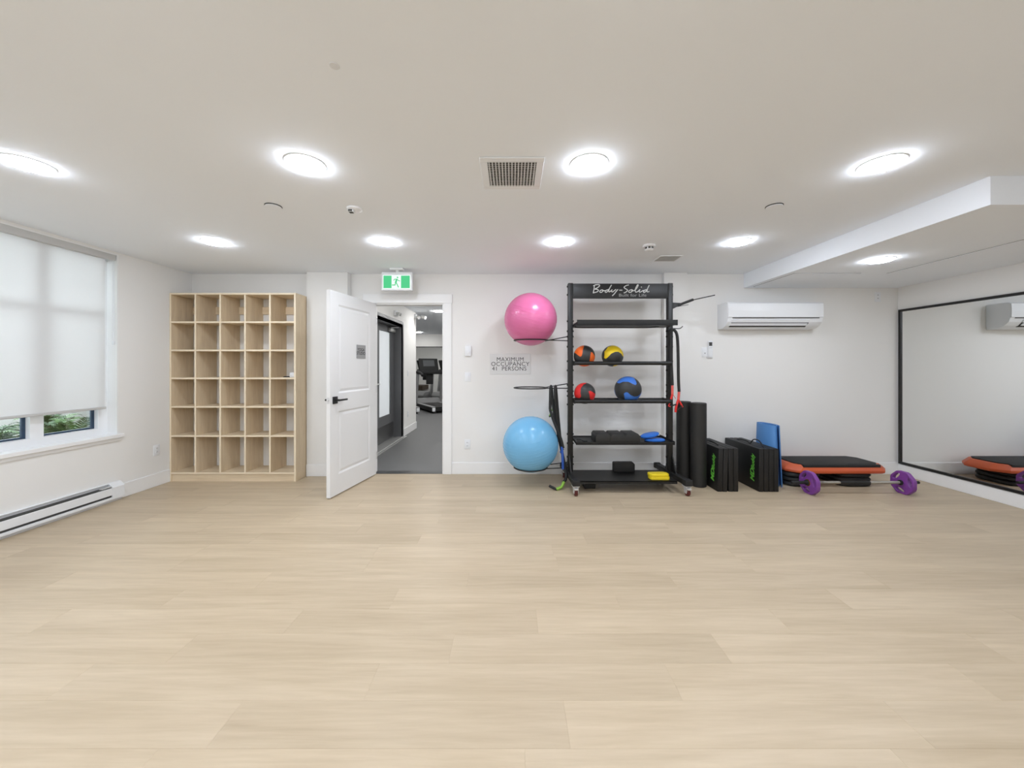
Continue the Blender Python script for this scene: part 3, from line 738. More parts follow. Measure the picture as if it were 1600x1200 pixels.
# ------------------------------------------------------------------ stability balls
def sphere_mesh(name, R, mt, dent=None):
    b2 = bmesh.new(); bmesh.ops.create_uvsphere(b2, u_segments=64, v_segments=40, radius=R)
    m = MB(); m._merge(b2); return m
for (z, R, key, lab) in ((1.588, 0.288, 'pink', 'big pink inflated exercise ball resting in the top ring'), (0.200, 0.303, 'sky', 'big light blue inflated exercise ball resting in the bottom ring')):
    ring = 0.182-0.0065*0.4
    zc = z+math.sqrt((R+0.0065)**2-0.182**2)
    t = thing('exercise_ball', lab, 'ball', (RX-ux-0.436, RY, zc-R), group='inflated exercise balls')
    m = sphere_mesh('ball', R, None)
    o = m.build('ball_skin', M[key], t, angle=180); o.location = (0, 0, R)
    m = MB()
    for k in range(-4, 5):
        a = k*0.115; zz = R*math.sin(a); rr = R*math.cos(a)
        m.tube([(rr*math.cos(j*2*PI/72), rr*math.sin(j*2*PI/72), zz) for j in range(72)], 0.0011, 4, closed=True)
    o = m.build('grip_ribs', M[key], t); o.location = (0, 0, R); o.rotation_euler = (0.25, 0.22 if key == 'pink' else -0.2, 0)
    m = MB(); m.cyl((0, 0, R-0.002), (0, 0, R+0.001), 0.009, n=16); o = m.build('valve_plug', M['plastic'], t); o.location = (0, 0, R); o.rotation_euler = (1.2, 0.3, 2.6)

# ------------------------------------------------------------------ medicine balls
def seg_d(p, a, b):
    vx, vy = b[0]-a[0], b[1]-a[1]; wx, wy = p[0]-a[0], p[1]-a[1]
    t = max(0, min(1, (vx*wx+vy*wy)/(vx*vx+vy*vy+1e-12))); return math.hypot(wx-t*vx, wy-t*vy)
def sdf(p, poly):
    ins = False; d = 9; n = len(poly)
    for i in range(n):
        a, b_ = poly[i], poly[(i+1) % n]; d = min(d, seg_d(p, a, b_))
        if (a[1] > p[1]) != (b_[1] > p[1]) and p[0] < (b_[0]-a[0])*(p[1]-a[1])/(b_[1]-a[1])+a[0]: ins = not ins
    return d if ins else -d
def ball_material(name, col):
    m = bpy.data.materials.new(name); m.use_nodes = True; nt = m.node_tree; p = nt.nodes['Principled BSDF']
    at_ = nt.nodes.new('ShaderNodeAttribute'); at_.attribute_name = 'panel'
    rp = nt.nodes.new('ShaderNodeValToRGB'); e = rp.color_ramp.elements
    e[0].position = 0.49; e[0].color = srgb(45, 46, 46); e[1].position = 0.51; e[1].color = col
    nt.links.new(at_.outputs['Fac'], rp.inputs['Fac']); nt.links.new(rp.outputs[0], p.inputs['Base Color'])
    p.inputs['Roughness'].default_value = 0.5
    nz = nt.nodes.new('ShaderNodeTexNoise'); nz.inputs['Scale'].default_value = 260; bp = nt.nodes.new('ShaderNodeBump'); bp.inputs['Strength'].default_value = 0.15; bp.inputs['Distance'].default_value = 0.001
    nt.links.new(nz.outputs['Fac'], bp.inputs['Height']); nt.links.new(bp.outputs['Normal'], p.inputs['Normal'])
    return m
PAT = {
 'orange': [[(-0.08, 1.3), (-0.1, 0.92), (-0.3, 0.55), (-0.36, 0.2), (-0.42, -0.02), (-0.55, -0.10), (-0.72, 0.05), (-0.95, 0.3), (-1.4, 0.6)],
            [(0.45, 0.36), (0.62, 0.30), (0.9, -0.05), (1.3, -0.3), (1.2, -1.2), (0.3, -1.2), (0.32, -0.5), (0.38, 0.0)], [(-0.6, -0.8), (0.5, -0.84), (0.5, -1.3), (-0.7, -1.3)]],
 'yellow': [[(-0.9, -0.2), (-0.78, -0.28), (-0.62, -0.12), (-0.35, 0.2), (0.0, 0.36), (0.3, 0.37), (0.6, 0.18), (0.85, -0.1), (0.93, -0.02), (0.93, 0.3), (0.8, 0.62), (0.5, 0.88), (0, 1.02), (-0.5, 0.84), (-0.85, 0.4)],
            [(0.0, -0.9), (0.55, -0.72), (0.7, -1.2), (0.0, -1.3)]],
 'red': [[(0.2, 1.3), (0.2, 0.99), (-0.2, 0.86), (-0.5, 0.55), (-0.56, 0.1), (-0.5, -0.25), (-0.62, -0.42), (-1.3, -0.3), (-1.3, 1.3)],
         [(0.16, 0.26), (0.35, 0.30), (0.6, 0.16), (0.95, -0.06), (1.3, -0.2), (1.2, -1.0), (0.55, -0.8), (0.34, -0.5), (0.26, -0.1)]],
 'blue': [[(-1.2, 0.7), (-0.78, 0.48), (-0.55, 0.62), (-0.2, 0.62), (0.1, 0.46), (0.3, 0.38), (0.42, 0.46), (0.40, 0.66), (0.32, 1.3), (-0.6, 1.3)],
          [(-0.55, -0.25), (-0.42, -0.14), (-0.3, -0.16), (-0.1, -0.34), (0.2, -0.48), (0.5, -0.46), (0.8, -0.28), (0.97, -0.02), (1.4, 0.1), (1.2, -1.3), (-0.3, -1.3), (-0.42, -0.7)]]}
def med_ball(px, z_rail, R, key, col, lab):
    a = 0.11; zc = z_rail+math.sqrt((R+0.020)**2-a*a)
    b2 = bmesh.new(); bmesh.ops.create_icosphere(b2, subdivisions=5, radius=R)
    m = MB(); m._merge(b2); me = m.mesh('medicine_ball', ball_material('medicine_ball_'+key, col), True, 180)
    att = me.attributes.new('panel', 'FLOAT', 'POINT'); vals = []
    for v_ in me.vertices:
        u, w = v_.co.x/R, v_.co.z/R
        if v_.co.y > 0: u = -u
        d = max(sdf((u, w), q) for q in PAT[key]); vals.append(max(0.0, min(1.0, 0.5+d*4)))
    att.data.foreach_set('value', vals)
    o = link('medicine_ball', me); o.location = ((px-800)/F_PX*RY, RY, zc)
    return tag(o, lab, 'ball', 'medicine balls on the rack')
med_ball(913, 1.338, 0.116, 'orange', srgb(236, 104, 28), 'black and orange medicine ball on the rack')
med_ball(957, 1.338, 0.116, 'yellow', srgb(238, 204, 24), 'black and yellow medicine ball on the rack')
med_ball(913.6, 0.928, 0.116, 'red', srgb(214, 36, 34), 'black and red medicine ball on the rack')
med_ball(981, 0.928, 0.144, 'blue', srgb(58, 116, 206), 'large black and blue medicine ball on the rack')

# ------------------------------------------------------------------ things on the trays
TZ = 0.4955
labs = ['black foam yoga block nearest the loose strap on the rack tray', 'black foam yoga block between two others on the rack tray', 'black foam yoga block beside the blue pads on the rack tray']
for i, px in enumerate((941.5, 964.5, 987)):
    m = MB(); m.prism([(-0.078, 0), (0.078, 0), (0.078, 0.076), (0.060, 0.1), (-0.060, 0.1), (-0.078, 0.076)], -0.115, 0.115, 'y', bev=0.004)
    o = m.build('yoga_block', M['black_foam']); o.location = ((px-800)/F_PX*3.92, 4.00, TZ)
    o.rotation_euler = (0, 0, 0); tag(o, labs[i], 'yoga block', 'yoga blocks on the rack tray')
def pad(R, h, name, mt, n=28):
    m = MB(); m.lathe([(0, 0), (R-0.010, 0), (R, 0.006), (R, h-0.006), (R-0.010, h), (0, h)], n, M=Matrix.Diagonal((1.25, 0.8, 1, 1)))
    o = m.build(name, mt); return o
o = pad(0.088, 0.026, 'balance_pad', M['blue_pad']); o.location = (1.545, 4.02, TZ); tag(o, 'oval blue pad lying flat on the rack tray', 'pad', 'blue pads')
o = pad(0.088, 0.026, 'balance_pad', M['blue_pad']); o.location = (1.505, 4.05, TZ+0.047); o.rotation_euler = (0.0, -0.17, 0.35); tag(o, 'oval blue pad tilted on top of another blue pad', 'pad', 'blue pads')
m = MB(); m.tube([(-0.05, 0.05, 0.008), (-0.02, 0.01, 0.012), (0.0, -0.02, 0.006), (0.045, -0.03, 0.006)], 0.0055, 8, smooth=5)
o = m.build('loose_strap', M['black_rubber']); o.location = (0.765, 4.02, TZ); tag(o, 'short black strap lying loose on the rack tray', 'strap')
for k, lab in enumerate(('yellow pad lying directly on the bottom rack shelf', 'yellow pad on top of another yellow pad on the bottom rack shelf')):
    m = MB(); m.prism([(-0.1, -0.02), (-0.085, -0.05), (0.085, -0.055), (0.105, -0.03), (0.105, 0.03), (0.07, 0.055), (-0.08, 0.055), (-0.1, 0.03)], 0, 0.029, 'z', bev=0.005)
    o = m.build('balance_pad', M['yellow_pad']); o.location = (1.535-0.004*k, 3.89+0.006*k, 0.1265+0.0295*k); o.rotation_euler = (0, 0, 0.05*k); tag(o, lab, 'pad', 'yellow pads')
m = MB(); m.prism([(-0.118, 0), (0.118, 0), (0.118, 0.085), (0.10, 0.105), (-0.108, 0.105), (-0.118, 0.095)], 0, 0.07, 'y', bev=0.005)
o = m.build('yoga_block', M['black_foam']); o.location = (1.252, 4.135, 0.1265); tag(o, 'black foam yoga block standing on edge at the back of the bottom shelf', 'yoga block')
m = MB(); m.box(-0.06, 0.06, -0.11, 0.11, 0.0, 0.05, bev=0.008); o = m.build('foam_wedge', M['black_foam']); o.location = (0.83, 4.06, 0.0); tag(o, 'black foam block on the floor under the rack', 'foam block')

# ------------------------------------------------------------------ resistance bands
def band(name, lab, parts, loc):
    t = thing(name, lab, 'resistance band', loc)
    for (nm, pts, r, mt, sm) in parts:
        m = MB(); m.tube([Vector(p)-Vector(loc) for p in pts], r, 10, smooth=sm); m.build(nm, M[mt], t)
    return t
def A(px, py, Y=4.02): return at(px, py, Y)
top = A(860, 608, 4.05)
band('resistance_band', 'black tube resistance band with lime green handles hung on the empty ring',
     [('tube', [A(859.5, 640, 4.01), A(860, 612, 4.02), A(861, 603.5, 4.06), A(862, 610, 4.11), A(865, 640, 4.10), A(871, 672, 4.06), A(878, 706, 4.04), A(884, 735, 4.02), A(884, 748, 3.98), A(881, 753, 3.95)], 0.0155, 'black_rubber', 6),
      ('tube', [A(859.5, 640, 4.01), A(866, 660, 4.0), A(876, 685, 4.0), A(880, 700, 4.0)], 0.0155, 'black_rubber', 5),
      ('handle_strap', [A(865.5, 624, 4.13), A(864.5, 635, 4.135), A(858.5, 650, 4.13)], 0.007, 'lime', 4), ('handle_grip', [A(858, 651, 4.13), A(864, 648, 4.14)], 0.011, 'black_rubber', 0),
      ('handle_strap', [A(881, 753, 3.95), A(877, 761, 3.92), A(869, 764.5, 3.90)], 0.016, 'lime', 4), ('handle_grip', [A(871, 765.5, 3.9), A(858, 759, 3.93)], 0.014, 'black_rubber', 0)], A(860, 768, 3.90))
band('resistance_band', 'black tube resistance band with a blue handle hung on the empty ring',
     [('tube', [A(873, 690, 4.05), A(869, 640, 4.03), A(867, 612, 4.02), A(868, 603.5, 4.06), A(869, 612, 4.11), A(872, 650, 4.10), A(876, 690, 4.07), A(879, 703, 4.03)], 0.0155, 'black_rubber', 6),
      ('handle_strap', [A(878, 698, 4.0), A(879, 715, 3.98), A(879.5, 733, 3.97)], 0.014, 'blue_web', 4), ('handle_grip', [A(875, 707, 4.0), A(879, 704.5, 4.0)], 0.010, 'blue_web', 0)], A(878, 735, 3.97))
band('resistance_band', 'black suspension band with red webbing handles hung from the rack hook',
     [('tube', [A(1050.5, 602, 3.985), A(1048.5, 560, 3.99), A(1047, 527, 4.0), A(1048, 516.5, 3.995), A(1053, 515.5, 3.99), A(1058, 525, 3.98), A(1059.5, 555, 3.98), A(1060, 590, 3.98), A(1061, 612, 3.98)], 0.0155, 'black_rubber', 6),
      ('sleeve', [A(1050.5, 601, 3.985), A(1050.5, 616, 3.985)], 0.0128, 'red_print', 0), ('sleeve', [A(1061, 611, 3.98), A(1060, 624, 3.98)], 0.0132, 'red_print', 0),
      ('webbing', [A(1050.5, 616, 3.985), A(1048.5, 624, 3.98)], 0.011, 'red', 0), ('webbing', [A(1051, 616, 3.98), A(1056, 623, 3.97)], 0.003, 'red', 0),
      ('webbing', [A(1060, 624, 3.98), A(1066.5, 636, 3.97)], 0.009, 'red', 0), ('webbing', [A(1060, 624, 3.98), A(1056.5, 635, 3.95), A(1055.5, 644, 3.95)], 0.012, 'red', 3),
      ('webbing', [A(1047, 630, 3.97), A(1044.5, 634, 3.96), A(1048, 635.5, 3.95)], 0.005, 'red', 3),
      ('handle_grip', [A(1047, 635, 3.96), A(1057, 631.5, 3.94)], 0.007, 'black_rubber', 0), ('handle_grip', [A(1058, 641, 3.94), A(1066, 634, 3.95)], 0.006, 'black_rubber', 0)], A(1055, 646, 3.95))

# ------------------------------------------------------------------ foam rollers, folding mats, rolled mat
for (x, y, R, lab) in ((1.950, 4.215, 0.078, 'tall black foam roller partly hidden behind the rack post'), (2.040, 4.06, 0.080, 'tall black foam roller standing against the folded mat')):
    t = thing('foam_roller', lab, 'foam roller', (x, y, 0), group='foam rollers standing on end')
    m = MB(); m.lathe([(0, 0), (R-0.004, 0), (R, 0.004), (R, 0.900), (R-0.006, 0.906), (0.03, 0.906), (0, 0.906)], 36); m.build('roller_body', M['black_foam'], t)

def folded_mat(name, x, y, label, H, D, lean, gap):
    t = thing(name, label, 'exercise mat', (x, y, 0), group='folded exercise mats')
    first = None
    for k in range(2):
        L0 = 0.002+k*(0.104+gap)
        S = Matrix.Identity(4)
        for j in range(2):
            m = MB(); x0 = L0+j*0.0525
            m.box(x0, x0+0.0505, 0, D, 0.0, H, bev=0.008)
            me_o = m.build('mat_panel', M['black_vinyl'], t)
            if lean and k == 0: me_o.rotation_euler = (0, lean, 0)
            if first is None: first = me_o
    return t, first
FM1, f1 = folded_mat('folding_mat', 2.132, 3.855, 'smaller folded black exercise mat standing beside the foam roller', 0.452, 0.56, 0.03, 0.012)
FM2, f2 = folded_mat('folding_mat', 2.560, 3.85, 'folded black exercise mat with carry strap in front of the blue mat', 0.448, 0.62, 0.0, 0.0)
for (t, p, H, yc) in ((FM1, f1, 0.452, 0.10), (FM2, f2, 0.448, 0.105)):
    bx_ = 0.002-0.0008
    Mx = frame((bx_, yc, 0.085), (0, 0, 1), (0, 1, 0))
    text_mesh('MD', 0.088, Mx, M['green'], 'logo', p, sx=0.95, shear=0.25, align='LEFT', bold=0.0035)
    Mx = frame((bx_, yc-0.008, 0.210), (0, 0, 1), (0, 1, 0))
    text_mesh('Buddy', 0.074, Mx, M['green'], 'logo', p, sx=0.86, shear=0.25, align='LEFT', bold=0.0015)
m = MB(); m.tube([(0.08, 0.26, 0.450), (0.075, 0.20, 0.505), (0.08, 0.12, 0.51), (0.085, 0.05, 0.452)], 0.006, 8, smooth=6); m.build('carry_strap', M['black_vinyl'], FM2)
m = MB(); m.tube([(0.08, 0.50, 0.450), (0.085, 0.43, 0.462), (0.085, 0.34, 0.466), (0.08, 0.27, 0.450)], 0.007, 8, smooth=6); m.build('carry_strap', M['black_vinyl'], FM2)
m = MB(); m.tube([(0.09, 0.40, 0.454), (0.085, 0.33, 0.468), (0.085, 0.22, 0.47), (0.09, 0.15, 0.455)], 0.007, 8, smooth=6); m.build('carry_strap', M['black_vinyl'], FM1)

t = thing('rolled_mat', 'blue foam mat loosely rolled and standing on end', 'exercise mat', (2.882, 4.19, 0))
m = MB(); bm = m.bm; n = 90; Hh = 0.655
def spiral(k, z, off):
    u = k/(n-1); a = -0.42*PI+u*5.2*PI
    flare = 1.0+0.22*(1-z/Hh); k_ = 1-0.5*u
    return Vector(((0.078*k_*flare+off)*math.cos(a), (0.165*k_*flare+off)*math.sin(a), z))
rows = []
for z in (0.0, 0.22, 0.44, Hh):
    rows.append(([bm.verts.new(spiral(k, z, 0)) for k in range(n)], [bm.verts.new(spiral(k, z, -0.007)) for k in range(n)]))
for (o1, i1), (o2, i2) in zip(rows[:-1], rows[1:]):
    for k in range(n-1):
        bm.faces.new((o1[k], o1[k+1], o2[k+1], o2[k])); bm.faces.new((i1[k+1], i1[k], i2[k], i2[k+1]))
    bm.faces.new((o1[0], o2[0], i2[0], i1[0])); bm.faces.new((i1[-1], i2[-1], o2[-1], o1[-1]))
for (o1, i1), fl in ((rows[0], 0), (rows[-1], 1)):
    for k in range(n-1):
        q = (o1[k], o1[k+1], i1[k+1], i1[k]); bm.faces.new(q if fl else tuple(reversed(q)))
bmesh.ops.recalc_face_normals(bm, faces=list(bm.faces))
m.build('mat_sheet', M['blue_foam'], t)

# ------------------------------------------------------------------ step platform and risers
ST_X, ST_Y = 3.545, 4.19
def oct_loop(hx, hy, c): return [(-hx+c, -hy), (hx-c, -hy), (hx, -hy+c), (hx, hy-c), (hx-c, hy), (-hx+c, hy), (-hx, hy-c), (-hx, -hy+c)]
def rloop(hx, hy, r_, n=5):
    out = []
    for (cx_, cy_, a0) in ((hx-r_, -hy+r_, -PI/2), (hx-r_, hy-r_, 0), (-hx+r_, hy-r_, PI/2), (-hx+r_, -hy+r_, PI)):
        for k in range(n+1): a = a0+k*PI/2/n; out.append((cx_+r_*math.cos(a), cy_+r_*math.sin(a)))
    return out
RH = 0.050
for side, sx_ in (('left', -0.365), ('right', 0.195)):
    for k in range(3):
        nm = 'under the platform end beside the blue mat' if side == 'left' else 'under the platform end beside the mirror'
        lay = ('bottom', 'middle', 'top')[k]
        m = MB(); prof_o = []
        loops = [(0.164, 0.170, 0.0), (0.178, 0.184, 0.007), (0.184, 0.190, 0.018), (0.184, 0.190, 0.030), (0.178, 0.184, 0.042), (0.164, 0.170, RH-0.001), (0.125, 0.12, RH-0.001), (0.120, 0.115, 0.02), (0.120, 0.115, 0.0)]
        R_ = [[m.bm.verts.new((x, y, z)) for x, y in rloop(hx, hy, 0.09 if hx > 0.15 else 0.05, 6)] for hx, hy, z in loops]
        for a_, c_ in zip(R_, R_[1:]+R_[:1]):
            for j in range(len(a_)):
                j2 = (j+1) % len(a_); m.bm.faces.new((a_[j], a_[j2], c_[j2], c_[j]))
        bmesh.ops.recalc_face_normals(m.bm, faces=list(m.bm.faces))
        o = m.build('step_riser', M['black_rubber']); o.location = (ST_X+sx_, ST_Y+0.005, RH*k)
        tag(o, '%s black riser of the stack %s' % (lay, nm), 'step riser', 'stacked step risers')
t = thing('step_platform', 'orange aerobic step platform with black top on stacked risers', 'step platform', (ST_X, ST_Y, RH*3))
m = MB()
L_ = [(0.525, 0.205, 0.10, 0.0), (0.550, 0.215, 0.10, 0.010), (0.552, 0.217, 0.10, 0.034), (0.530, 0.205, 0.10, 0.058), (0.488, 0.195, 0.09, 0.088), (0.455, 0.180, 0.08, 0.088)]
R_ = [[m.bm.verts.new((x, y, z)) for x, y in oct_loop(hx, hy, c)] for hx, hy, c, z in L_]
for a_, c_ in zip(R_[:-1], R_[1:]):
    for j in range(8): m.bm.faces.new((a_[j], a_[(j+1) % 8], c_[(j+1) % 8], c_[j]))
m.bm.faces.new(list(reversed(R_[0]))); m.bm.faces.new(R_[-1])
bmesh.ops.bevel(m.bm, geom=[e for e in m.bm.edges], offset=0.004, segments=2, affect='EDGES', profile=0.5)
m.build('deck', M['orange'], t)
m = MB(); m.prism(oct_loop(0.452, 0.186, 0.07), 0.0875, 0.098, 'z', bev=0.003)
m.box(-0.415, 0.415, -0.2045, -0.17, 0.066, 0.0955, bev=0.004)
m.build('top_mat', M['black_rubber'], t)

# ------------------------------------------------------------------ barbell
BY, BZ = 3.80, 0.1155
bb_ = thing('barbell', 'barbell with steel bar and two purple grip plates', 'barbell', (3.52, BY, 0))
m = MB()
for a_, c_ in ((-0.46, -0.165), (0.14, 0.47)): m.cyl((a_, 0, BZ), (c_, 0, BZ), 0.0135, n=16)
m.build('bar', M['steel'], bb_)
m = MB()
for k in range(26): 
    x = -0.44+k*0.0105; m.tube([(x, 0.0138*math.cos(j*PI/6), BZ+0.0138*math.sin(j*PI/6)) for j in range(12)], 0.002, 4, closed=True)
for k in range(28):
    x = 0.15+k*0.0105; m.tube([(x, 0.0138*math.cos(j*PI/6), BZ+0.0138*math.sin(j*PI/6)) for j in range(12)], 0.002, 4, closed=True)
m.build('thread', M['steel'], bb_)
m = MB(); m.cyl((-0.165, 0, BZ), (0.14, 0, BZ), 0.0165, n=16); m.build('grip', M['black_rubber'], bb_)
m = MB(); m.cyl((-0.66, 0, BZ), (-0.46, 0, BZ), 0.0165, n=16, bev=0.004); m.build('end_sleeve', M['black_rubber'], bb_)
m = MB(); m.cyl((0.47, 0, BZ), (0.645, 0, BZ), 0.0150, n=16, bev=0.004); m.build('end_sleeve', M['black_rubber'], bb_)
def ring_fill(m, outer, holes, d0, d1):
    """plate with holes: triangulated fill of a 2d outline (y,z) extruded along x"""
    b2 = bmesh.new(); ed = []
    for lp in [outer]+holes:
        vs_ = [b2.verts.new((0, p[0], p[1])) for p in lp]
        for k in range(len(vs_)): ed.append(b2.edges.new((vs_[k], vs_[(k+1) % len(vs_)])))
    r_ = bmesh.ops.triangle_fill(b2, edges=ed, use_beauty=True, use_dissolve=False)
    fs = [f for f in r_['geom'] if isinstance(f, bmesh.types.BMFace)]
    ex_ = bmesh.ops.extrude_face_region(b2, geom=fs)
    for v_ in ex_['geom']:
        if isinstance(v_, bmesh.types.BMVert): v_.co.x = d1-d0
    for v_ in b2.verts: v_.co.x += d0
    bmesh.ops.recalc_face_normals(b2, faces=list(b2.faces)); m._merge(b2)
def plate_disc(x, rot, parent):
    R = 0.122; n = 8
    outer = []
    for k in range(n):
        a = rot+k*2*PI/n; a0 = a-0.10; a1 = a+0.10
        outer += [(R*0.985*math.cos(a0), R*0.985*math.sin(a0)), (R*0.985*math.cos(a1), R*0.985*math.sin(a1))]
    holes = []
    for k in range(3):
        a = rot+PI/8+k*2*PI/3; c = []
        for j in range(16):
            t_ = j*2*PI/16; lx = 0.018*math.cos(t_); ly = 0.047*math.sin(t_)
            r0 = 0.078; c.append(((r0+lx)*math.cos(a)-ly*math.sin(a), (r0+lx)*math.sin(a)+ly*math.cos(a)))
        holes.append(c)
    m = MB(); ring_fill(m, outer, holes, -0.019, 0.019)
    o = m.build('weight_plate', M['purple'], parent, angle=30); o.location = (x, 0, BZ-0.001)
    bv = o.modifiers.new('round', 'BEVEL'); bv.width = 0.006; bv.segments = 2; bv.limit_method = 'ANGLE'
    m = MB(); m.cyl((-0.040, 0, 0), (0.040, 0, 0), 0.026, n=20, bev=0.003); m.build('hub', M['black_rubber'], o)
    m = MB(); m.cyl((-0.024, 0, 0), (-0.0195, 0, 0), 0.034, n=20); m.build('hub_ring', M['brass'] if x < 0 else M['purple'], o)
plate_disc(-0.475, PI/8, bb_); plate_disc(0.485, PI/8, bb_)

# ------------------------------------------------------------------ corridor and gym beyond the doorway
HX = -2.02; HE = 7.81; GX0, GX1, GY = -7.5, 1.6, 13.0
b = MB(); b.box(GX0, GX1, BACK+0.12, GY, -0.06, 0.0)
struct(b.build('floor_gym', M['rubber_floor'], smooth=False), 'dark grey rubber floor beyond the doorway', 'floor')
b = MB(); b.box(GX0-0.1, GX1+0.1, BACK+0.12, GY+0.1, CEIL, CEIL+0.1)
struct(b.build('ceiling_gym', M['ceil'], smooth=False), 'white ceiling beyond the doorway', 'ceiling')
HD0, HD1 = 5.22, 6.83
b = MB(); b.box(HX-0.2, HX, BACK+0.12, HD0, 0, CEIL); b.box(HX-0.2, HX, HD1, HE, 0, CEIL); b.box(HX-0.2, HX, HD0, HD1, 2.07, CEIL)
b.box(GX0, HX-0.2, HE-0.2, HE, 0, CEIL)
struct(b.build('wall_corridor', M['wall'], smooth=False), 'white corridor wall holding the grey glazed door', 'wall')
b = MB(); b.box(GX0-0.1, GX1+0.1, GY, GY+0.1, 0, CEIL)
struct(b.build('wall_gym', M['wall'], smooth=False), 'far white gym wall behind the treadmills', 'wall')
b = MB(); b.box(GX1, GX1+0.1, BACK+0.12, GY, 0, CEIL); b.box(GX0-0.1, GX0, HE-0.2, GY, 0, CEIL)
struct(b.build('wall_gym_side', M['wall'], smooth=False), 'white side walls closing off the gym', 'wall')
bb('baseboard_corridor', [(HX+0.0005, HX+BT, HD1+0.06, HE+BT, 0, BB), (HX+0.0005, HX+BT, BACK+0.125, HD0-0.06, 0, BB)], 'white baseboard along the corridor wall')
bb('baseboard_gym', [(GX0, GX1, GY-BT, GY-0.0005, 0, BB)], 'white baseboard at the far gym wall')
b = MB(); b.box(HX-0.19, HX+0.03, HD0, HD1, -0.002, 0.022, bev=0.004); b.box(HX+0.0305, HX+0.075, HD0-0.1, HD1+0.05, 0.0005, 0.012, bev=0.003)
struct(b.build('trim_3', M['alum'], smooth=False), 'pale metal threshold under the grey corridor door', 'threshold')
d2 = thing('door_2', 'dark grey metal corridor door with a tall frosted glass pane', 'door', (HX, HD1, 0), kind='structure')
# local: x negative into the wall, y negative toward the camera
m = MB(); m.box(-0.198, 0.012, -0.055, -0.0005, 0.024, 2.069); m.box(-0.198, 0.012, HD0-HD1+0.0005, HD0-HD1+0.055, 0.024, 2.069); m.box(-0.198, 0.012, HD0-HD1+0.055, -0.055, 2.015, 2.069)
m.box(0.0005, 0.012, -0.055, 0.05, 0.0, 2.12); m.box(0.0005, 0.012, HD0-HD1-0.05, HD0-HD1+0.055, 0, 2.12); m.box(0.0005, 0.012, HD0-HD1+0.055, -0.055, 2.015, 2.12)
m.build('door_frame', M['grey_metal'], d2, smooth=False)
l0, l1 = 5.745-HD1, -0.058; g0, g1, gz0, gz1 = 6.04-HD1, 6.60-HD1, 0.46, 1.90
m = MB(); m.box(-0.185, -0.14, HD0-HD1+0.058, l0-0.006, 0.03, 2.012); m.build('fixed_leaf', M['grey_metal'], d2, smooth=False)
m = MB()
m.box(-0.185, -0.14, l0, g0, 0.03, 2.012); m.box(-0.185, -0.14, g1, l1, 0.03, 2.012); m.box(-0.185, -0.14, g0, g1, 0.03, gz0); m.box(-0.185, -0.14, g0, g1, gz1, 2.012)
lf = m.build('door_leaf', M['grey_metal'], d2, smooth=False)
m = MB(); m.box(-0.166, -0.160, g0, g1, gz0, gz1); m.build('glass_pane', M['frost'], lf, smooth=False)
m = MB(); m.box(-0.1395, -0.137, l0+0.02, l1-0.02, 0.045, 0.30); m.build('kick_plate', M['kick'], lf, smooth=False)
m = MB(); m.box(-0.14, -0.085, l1-0.30, l1-0.04, 1.915, 1.975, bev=0.006); m.build('door_closer', M['alum'], lf)
m = MB(); m.cyl((-0.10, l1-0.26, 1.98), (-0.03, l1-0.06, 2.005), 0.008, n=8); m.build('closer_arm', M['alum'], lf)
m = MB(); m.cyl((-0.14, l0+0.06, 1.02), (-0.085, l0+0.06, 1.02), 0.012, n=12); m.cyl((-0.09, l0+0.06, 1.02), (-0.09, l0+0.18, 1.02), 0.010, n=12); m.box(-0.14, -0.134, l0+0.03, l0+0.09, 0.95, 1.10, bev=0.003); m.build('lever_handle', M['chrome'], lf)
# fixtures of the corridor
for (x, y, lab) in ((-1.49, 7.53, 'round LED downlight in the corridor ceiling'), (-3.07, 12.2, 'round LED downlight above the treadmills')):
    downlight(x, y, CEIL, lab, None, lamp='lamp_gym')
for (x, y) in ((0.4, 5.6), (-1.49, 9.0), (0.3, 8.8), (-3.1, 10.8), (-0.5, 6.5), (-1.1, 5.6), (0.3, 7.53), (0.3, 10), (-3.1, 9.3), (-1.4, 10), (-5.2, 9.3), (-5.2, 12.2), (-0.9, 12.2)):  # unseen lamps, several added only to brighten the corridor and gym
    downlight(x, y, CEIL, 'unseen round LED downlight brightening the gym and corridor', 'unseen gym downlights', lamp='lamp_gym')
t = thing('emergency_light', 'small white twin-lamp emergency light above the grey door', 'emergency light', (HX, 6.40, 2.215))
m = MB(); m.box(0.0005, 0.045, -0.07, 0.07, -0.045, 0.045, bev=0.01); m.build('housing', M['plastic'], t)
for s in (-1, 1):
    m = MB(); m.cyl((0.045, s*0.045, 0.0), (0.095, s*0.055, -0.02), 0.022, 0.03, n=16); m.build('lamp_head', M['plastic_grey'], t)
t = thing('emergency_light', 'small white twin-lamp emergency light at the corridor corner', 'emergency light', (HX, HE-0.12, 2.33))
m = MB(); m.box(0.0005, 0.05, -0.03, 0.03, -0.04, 0.05, bev=0.008); m.build('housing', M['plastic'], t)
for s in (0, 1):
    m = MB(); m.cyl((0.05+0.09*s, 0, 0.0), (0.11+0.13*s, -0.05, -0.03), 0.028, 0.036, n=16); m.build('lamp_head', M['plastic_grey'], t)
m = MB(); m.cyl((0.045, 0, 0.0), (0.17, 0, 0.0), 0.008, n=8); m.build('bracket', M['plastic'], t)
plate('light_switch', 'white light switch on the corridor wall by the grey door', 'switch', (HX, 7.20, 1.17), PI/2, 'switch')
plate('wall_outlet', 'white outlet low on the corridor wall by the grey door', 'outlet', (HX, 7.20, 0.38), PI/2, 'outlet')
gm = thing('wall_mirror', 'gym mirror with black top edge behind the treadmills', 'mirror', (-2.6, GY-0.0005, 0.16))
m = MB(); m.box(-1.9, 1.9, -0.012, 0, 0.02, 1.80); m.build('mirror_glass', M['mirror'], gm, smooth=False)
